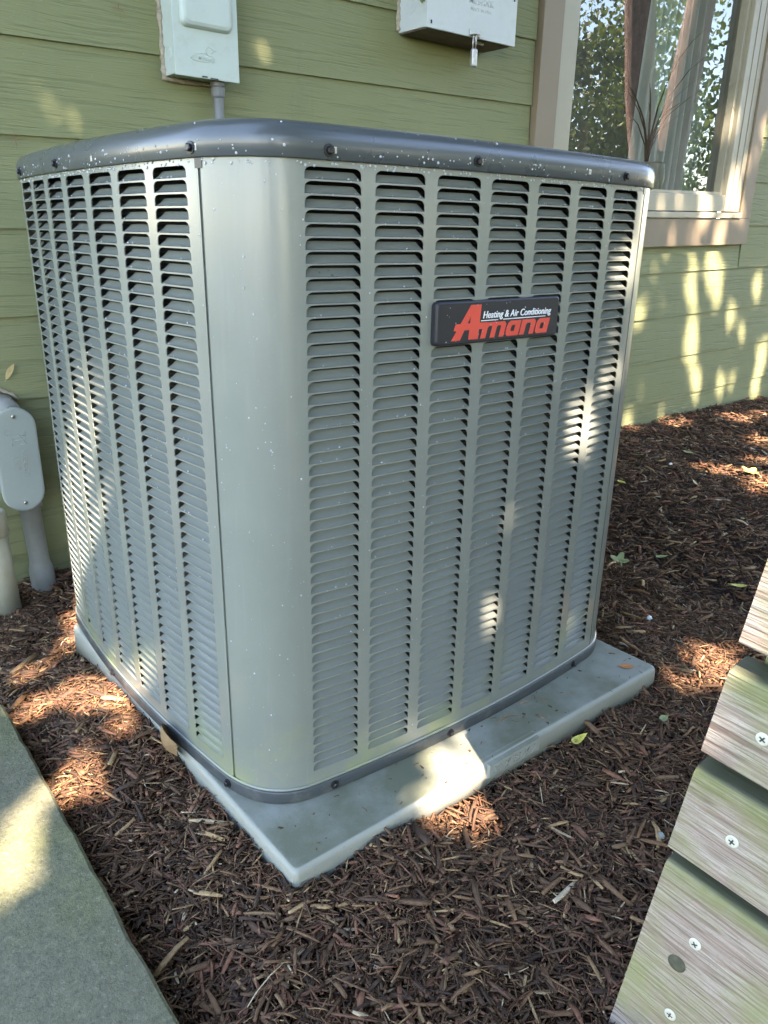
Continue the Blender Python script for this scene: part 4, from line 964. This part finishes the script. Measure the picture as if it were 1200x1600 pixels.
def tree(name, label, stems, crown_pts, size, seed, cd_, cl_, cat='tree', group=None):
    r = np.random.default_rng(seed); base = stems[0][0][0]
    t = empty(name, base, label, cat, group)
    B = Vector(base)
    for pts, rad in stems: MB().tube([Vector(p) - B for p in pts], rad, 12).build('trunk', m_bark, t, smooth=True)
    V, Q, c = leaf_cloud(crown_pts - np.array(base), size, r, cd_, cl_)
    np_mesh('crown', V, quads=Q, mat=m_leaf, parent=t, color=c); return t
# the shade tree: its foliage stands between the sun and the condenser
r5 = np.random.default_rng(55); s_ = np.array(SUN)
def shade_points(n):
    out = []
    a = np.stack([r5.uniform(-0.5, 4.2, n), r5.uniform(-1.6, 1.3, n), np.full(n, -.05)], 1)
    b = np.stack([r5.uniform(-0.5, 4.2, n), np.full(n, 1.1), r5.uniform(0, 2.6, n)], 1)
    P_ = np.concatenate([a, b[:int(n*.7)]]); far = np.clip((P_[:, 0] - 1.7)/.5, 0, 1); t = r5.uniform(3.4, 5.2, len(P_)) + far*3.0; return P_ + s_*t[:, None]
sp_ = shade_points(30000)
keep = np.ones(len(sp_), bool)  # leaves get cleared along sun rays to place the light flecks
for x, y, z, rr in FLECKS:
    d = sp_ - np.array([x, y, z]); along = d @ s_; perp = np.linalg.norm(d - along[:, None]*s_, axis=1); keep &= perp > (rr*(1.15 if z < 0 else .95) + .022 if x > 1.8 else rr*.7 + .008 if y > 1.05 else rr*1.15 + .027 if abs(y + .014) < .002 else rr + .034 if x > .1 and z == 0 else rr + .014 if x < 0 and z <= 0 else rr + .024 if z < -.02 else rr + .018)
sp_ = sp_[keep]
over = np.stack([r5.uniform(-.4, 4.6, 8500), r5.uniform(-1.1, .9, 8500), r5.uniform(3.7, 4.9, 8500)], 1)  # unseen overhead leaves, added to cut blue sky light from above
high = np.stack([r5.uniform(-.8, 4.6, 5000), r5.uniform(-2.5, -.9, 5000), r5.uniform(5.4, 6.4, 5000)], 1)  # second unseen layer, added to dim the upward-facing blades
sp_ = np.concatenate([sp_, over, high])
tree('shade_tree', 'spreading leafy tree shading the condenser from the sun', [
    ([(-2.6, -5.2, -.16), (-2.5, -5.0, 1.2), (-2.4, -4.8, 3.0), (-2.2, -4.4, 4.5), (-1.6, -2.0, 5.4), (0, -.8, 4.7), (2.0, -.3, 4.3)], [.26, .22, .19, .15, .11, .07, .03]),
    ([(-2.4, -4.8, 3.0), (-1.9, -3.6, 3.8), (-1.75, -2.6, 4.2)], [.12, .09, .04])], sp_, .135, 61, (.030, .055, .012), (.075, .115, .028))
# unseen tall tree, added to keep sun off the ground left of the condenser
r8 = np.random.default_rng(88); n8 = 8500
tp = np.stack([r8.uniform(-7.5, -.45, n8), r8.uniform(-4.2, 1.1, n8), np.full(n8, -.05)], 1) + s_*r8.uniform(9.5, 12.0, n8)[:, None]
kp = np.ones(n8, bool)
for x, y, z, rr in FLECKS:
    if x < 0.1:
        d = tp - np.array([x, y, z]); along = d @ s_; kp &= np.linalg.norm(d - along[:, None]*s_, axis=1) > rr + .14
tree('added_tall_tree', 'unseen tall tree added to shade the ground left of the stone slab', [
    ([(-6.8, -9.2, -.16), (-6.9, -9.1, 2.5), (-7.0, -8.9, 5.0), (-7.2, -8.4, 7.4), (-7.2, -8.0, 8.6)], [.34, .28, .24, .14, .05]),
    ([(-7.0, -8.9, 5.0), (-6.0, -8.0, 6.8), (-4.8, -7.2, 8.0)], [.16, .11, .04])], tp[kp], .24, 89, (.030, .055, .012), (.075, .115, .028))
# two stemmed tree seen in the window
r6 = np.random.default_rng(66)
cr = blobs((6.4, -.4, 5.4), (2.2, 1.8, 1.4), 4500, 50, r6)
tree('two_stem_tree', 'two stemmed tree with pinkish bark mirrored in the window', [
    ([(5.78, -1.08, -.16), (5.72, -1.08, .6), (5.65, -1.09, 1.24), (5.51, -1.12, 1.75), (5.37, -1.12, 2.37), (5.2, -1.2, 3.4), (5.0, -1.3, 4.4)], [.17, .13, .12, .115, .11, .08, .03]),
    ([(5.80, -1.06, -.1), (5.83, -1.04, .6), (5.86, -1.01, 1.35), (5.87, -.96, 1.9), (5.90, -.93, 2.42), (6.0, -.9, 3.4), (6.1, -.9, 4.5)], [.17, .14, .13, .12, .11, .08, .03])], cr, .12, 67, (.030, .055, .012), (.085, .13, .03))
for i, (c, rad, n, lab_) in enumerate((((9.2, -4.6, 1.6), (2.0, 1.6, 1.5), 6000, 'low bright bush tree behind the two stemmed tree in the reflection'),
        ((12.0, -7.6, 3.4), (2.6, 2.6, 2.6), 6500, 'tall far tree mirrored left of the trunks'), ((13.2, -4.4, 3.0), (2.4, 2.2, 2.6), 6500, 'tall far tree mirrored right of the trunks'),
        ((1.6, -5.8, 2.1), (2.6, 1.2, 2.5), 11000, 'dense rounded tree added in front of the condenser to block low sky'), ((5.6, -5.2, 1.5), (1.8, 1.2, 1.9), 5500, 'dense rounded shrub added on the lawn to bounce green light'),  # this pair is added to block low sky and bounce green light
        ((7.5, -8.5, 3.6), (2.6, 2.4, 2.6), 5000, 'broad garden tree standing out on the lawn'), ((3.0, -10.5, 3.2), (2.8, 2.4, 2.6), 4500, 'round garden tree straight out from the house'), ((-3.5, -11.0, 3.0), (2.6, 2.4, 2.4), 4000, 'garden tree far out beyond the stone slab'))):
    rr6 = np.random.default_rng(70+i); P_ = blobs(c, rad, int(n*1.6), 60, rr6)
    tree('garden_tree', lab_, [([(c[0], c[1], -.16), (c[0]+.1, c[1], c[2]*.5), (c[0], c[1]+.1, c[2]+.6)], [.16, .12, .05])], P_, .10, 80+i, (.045, .080, .016), (.22, .28, .055), group='trees in the garden')
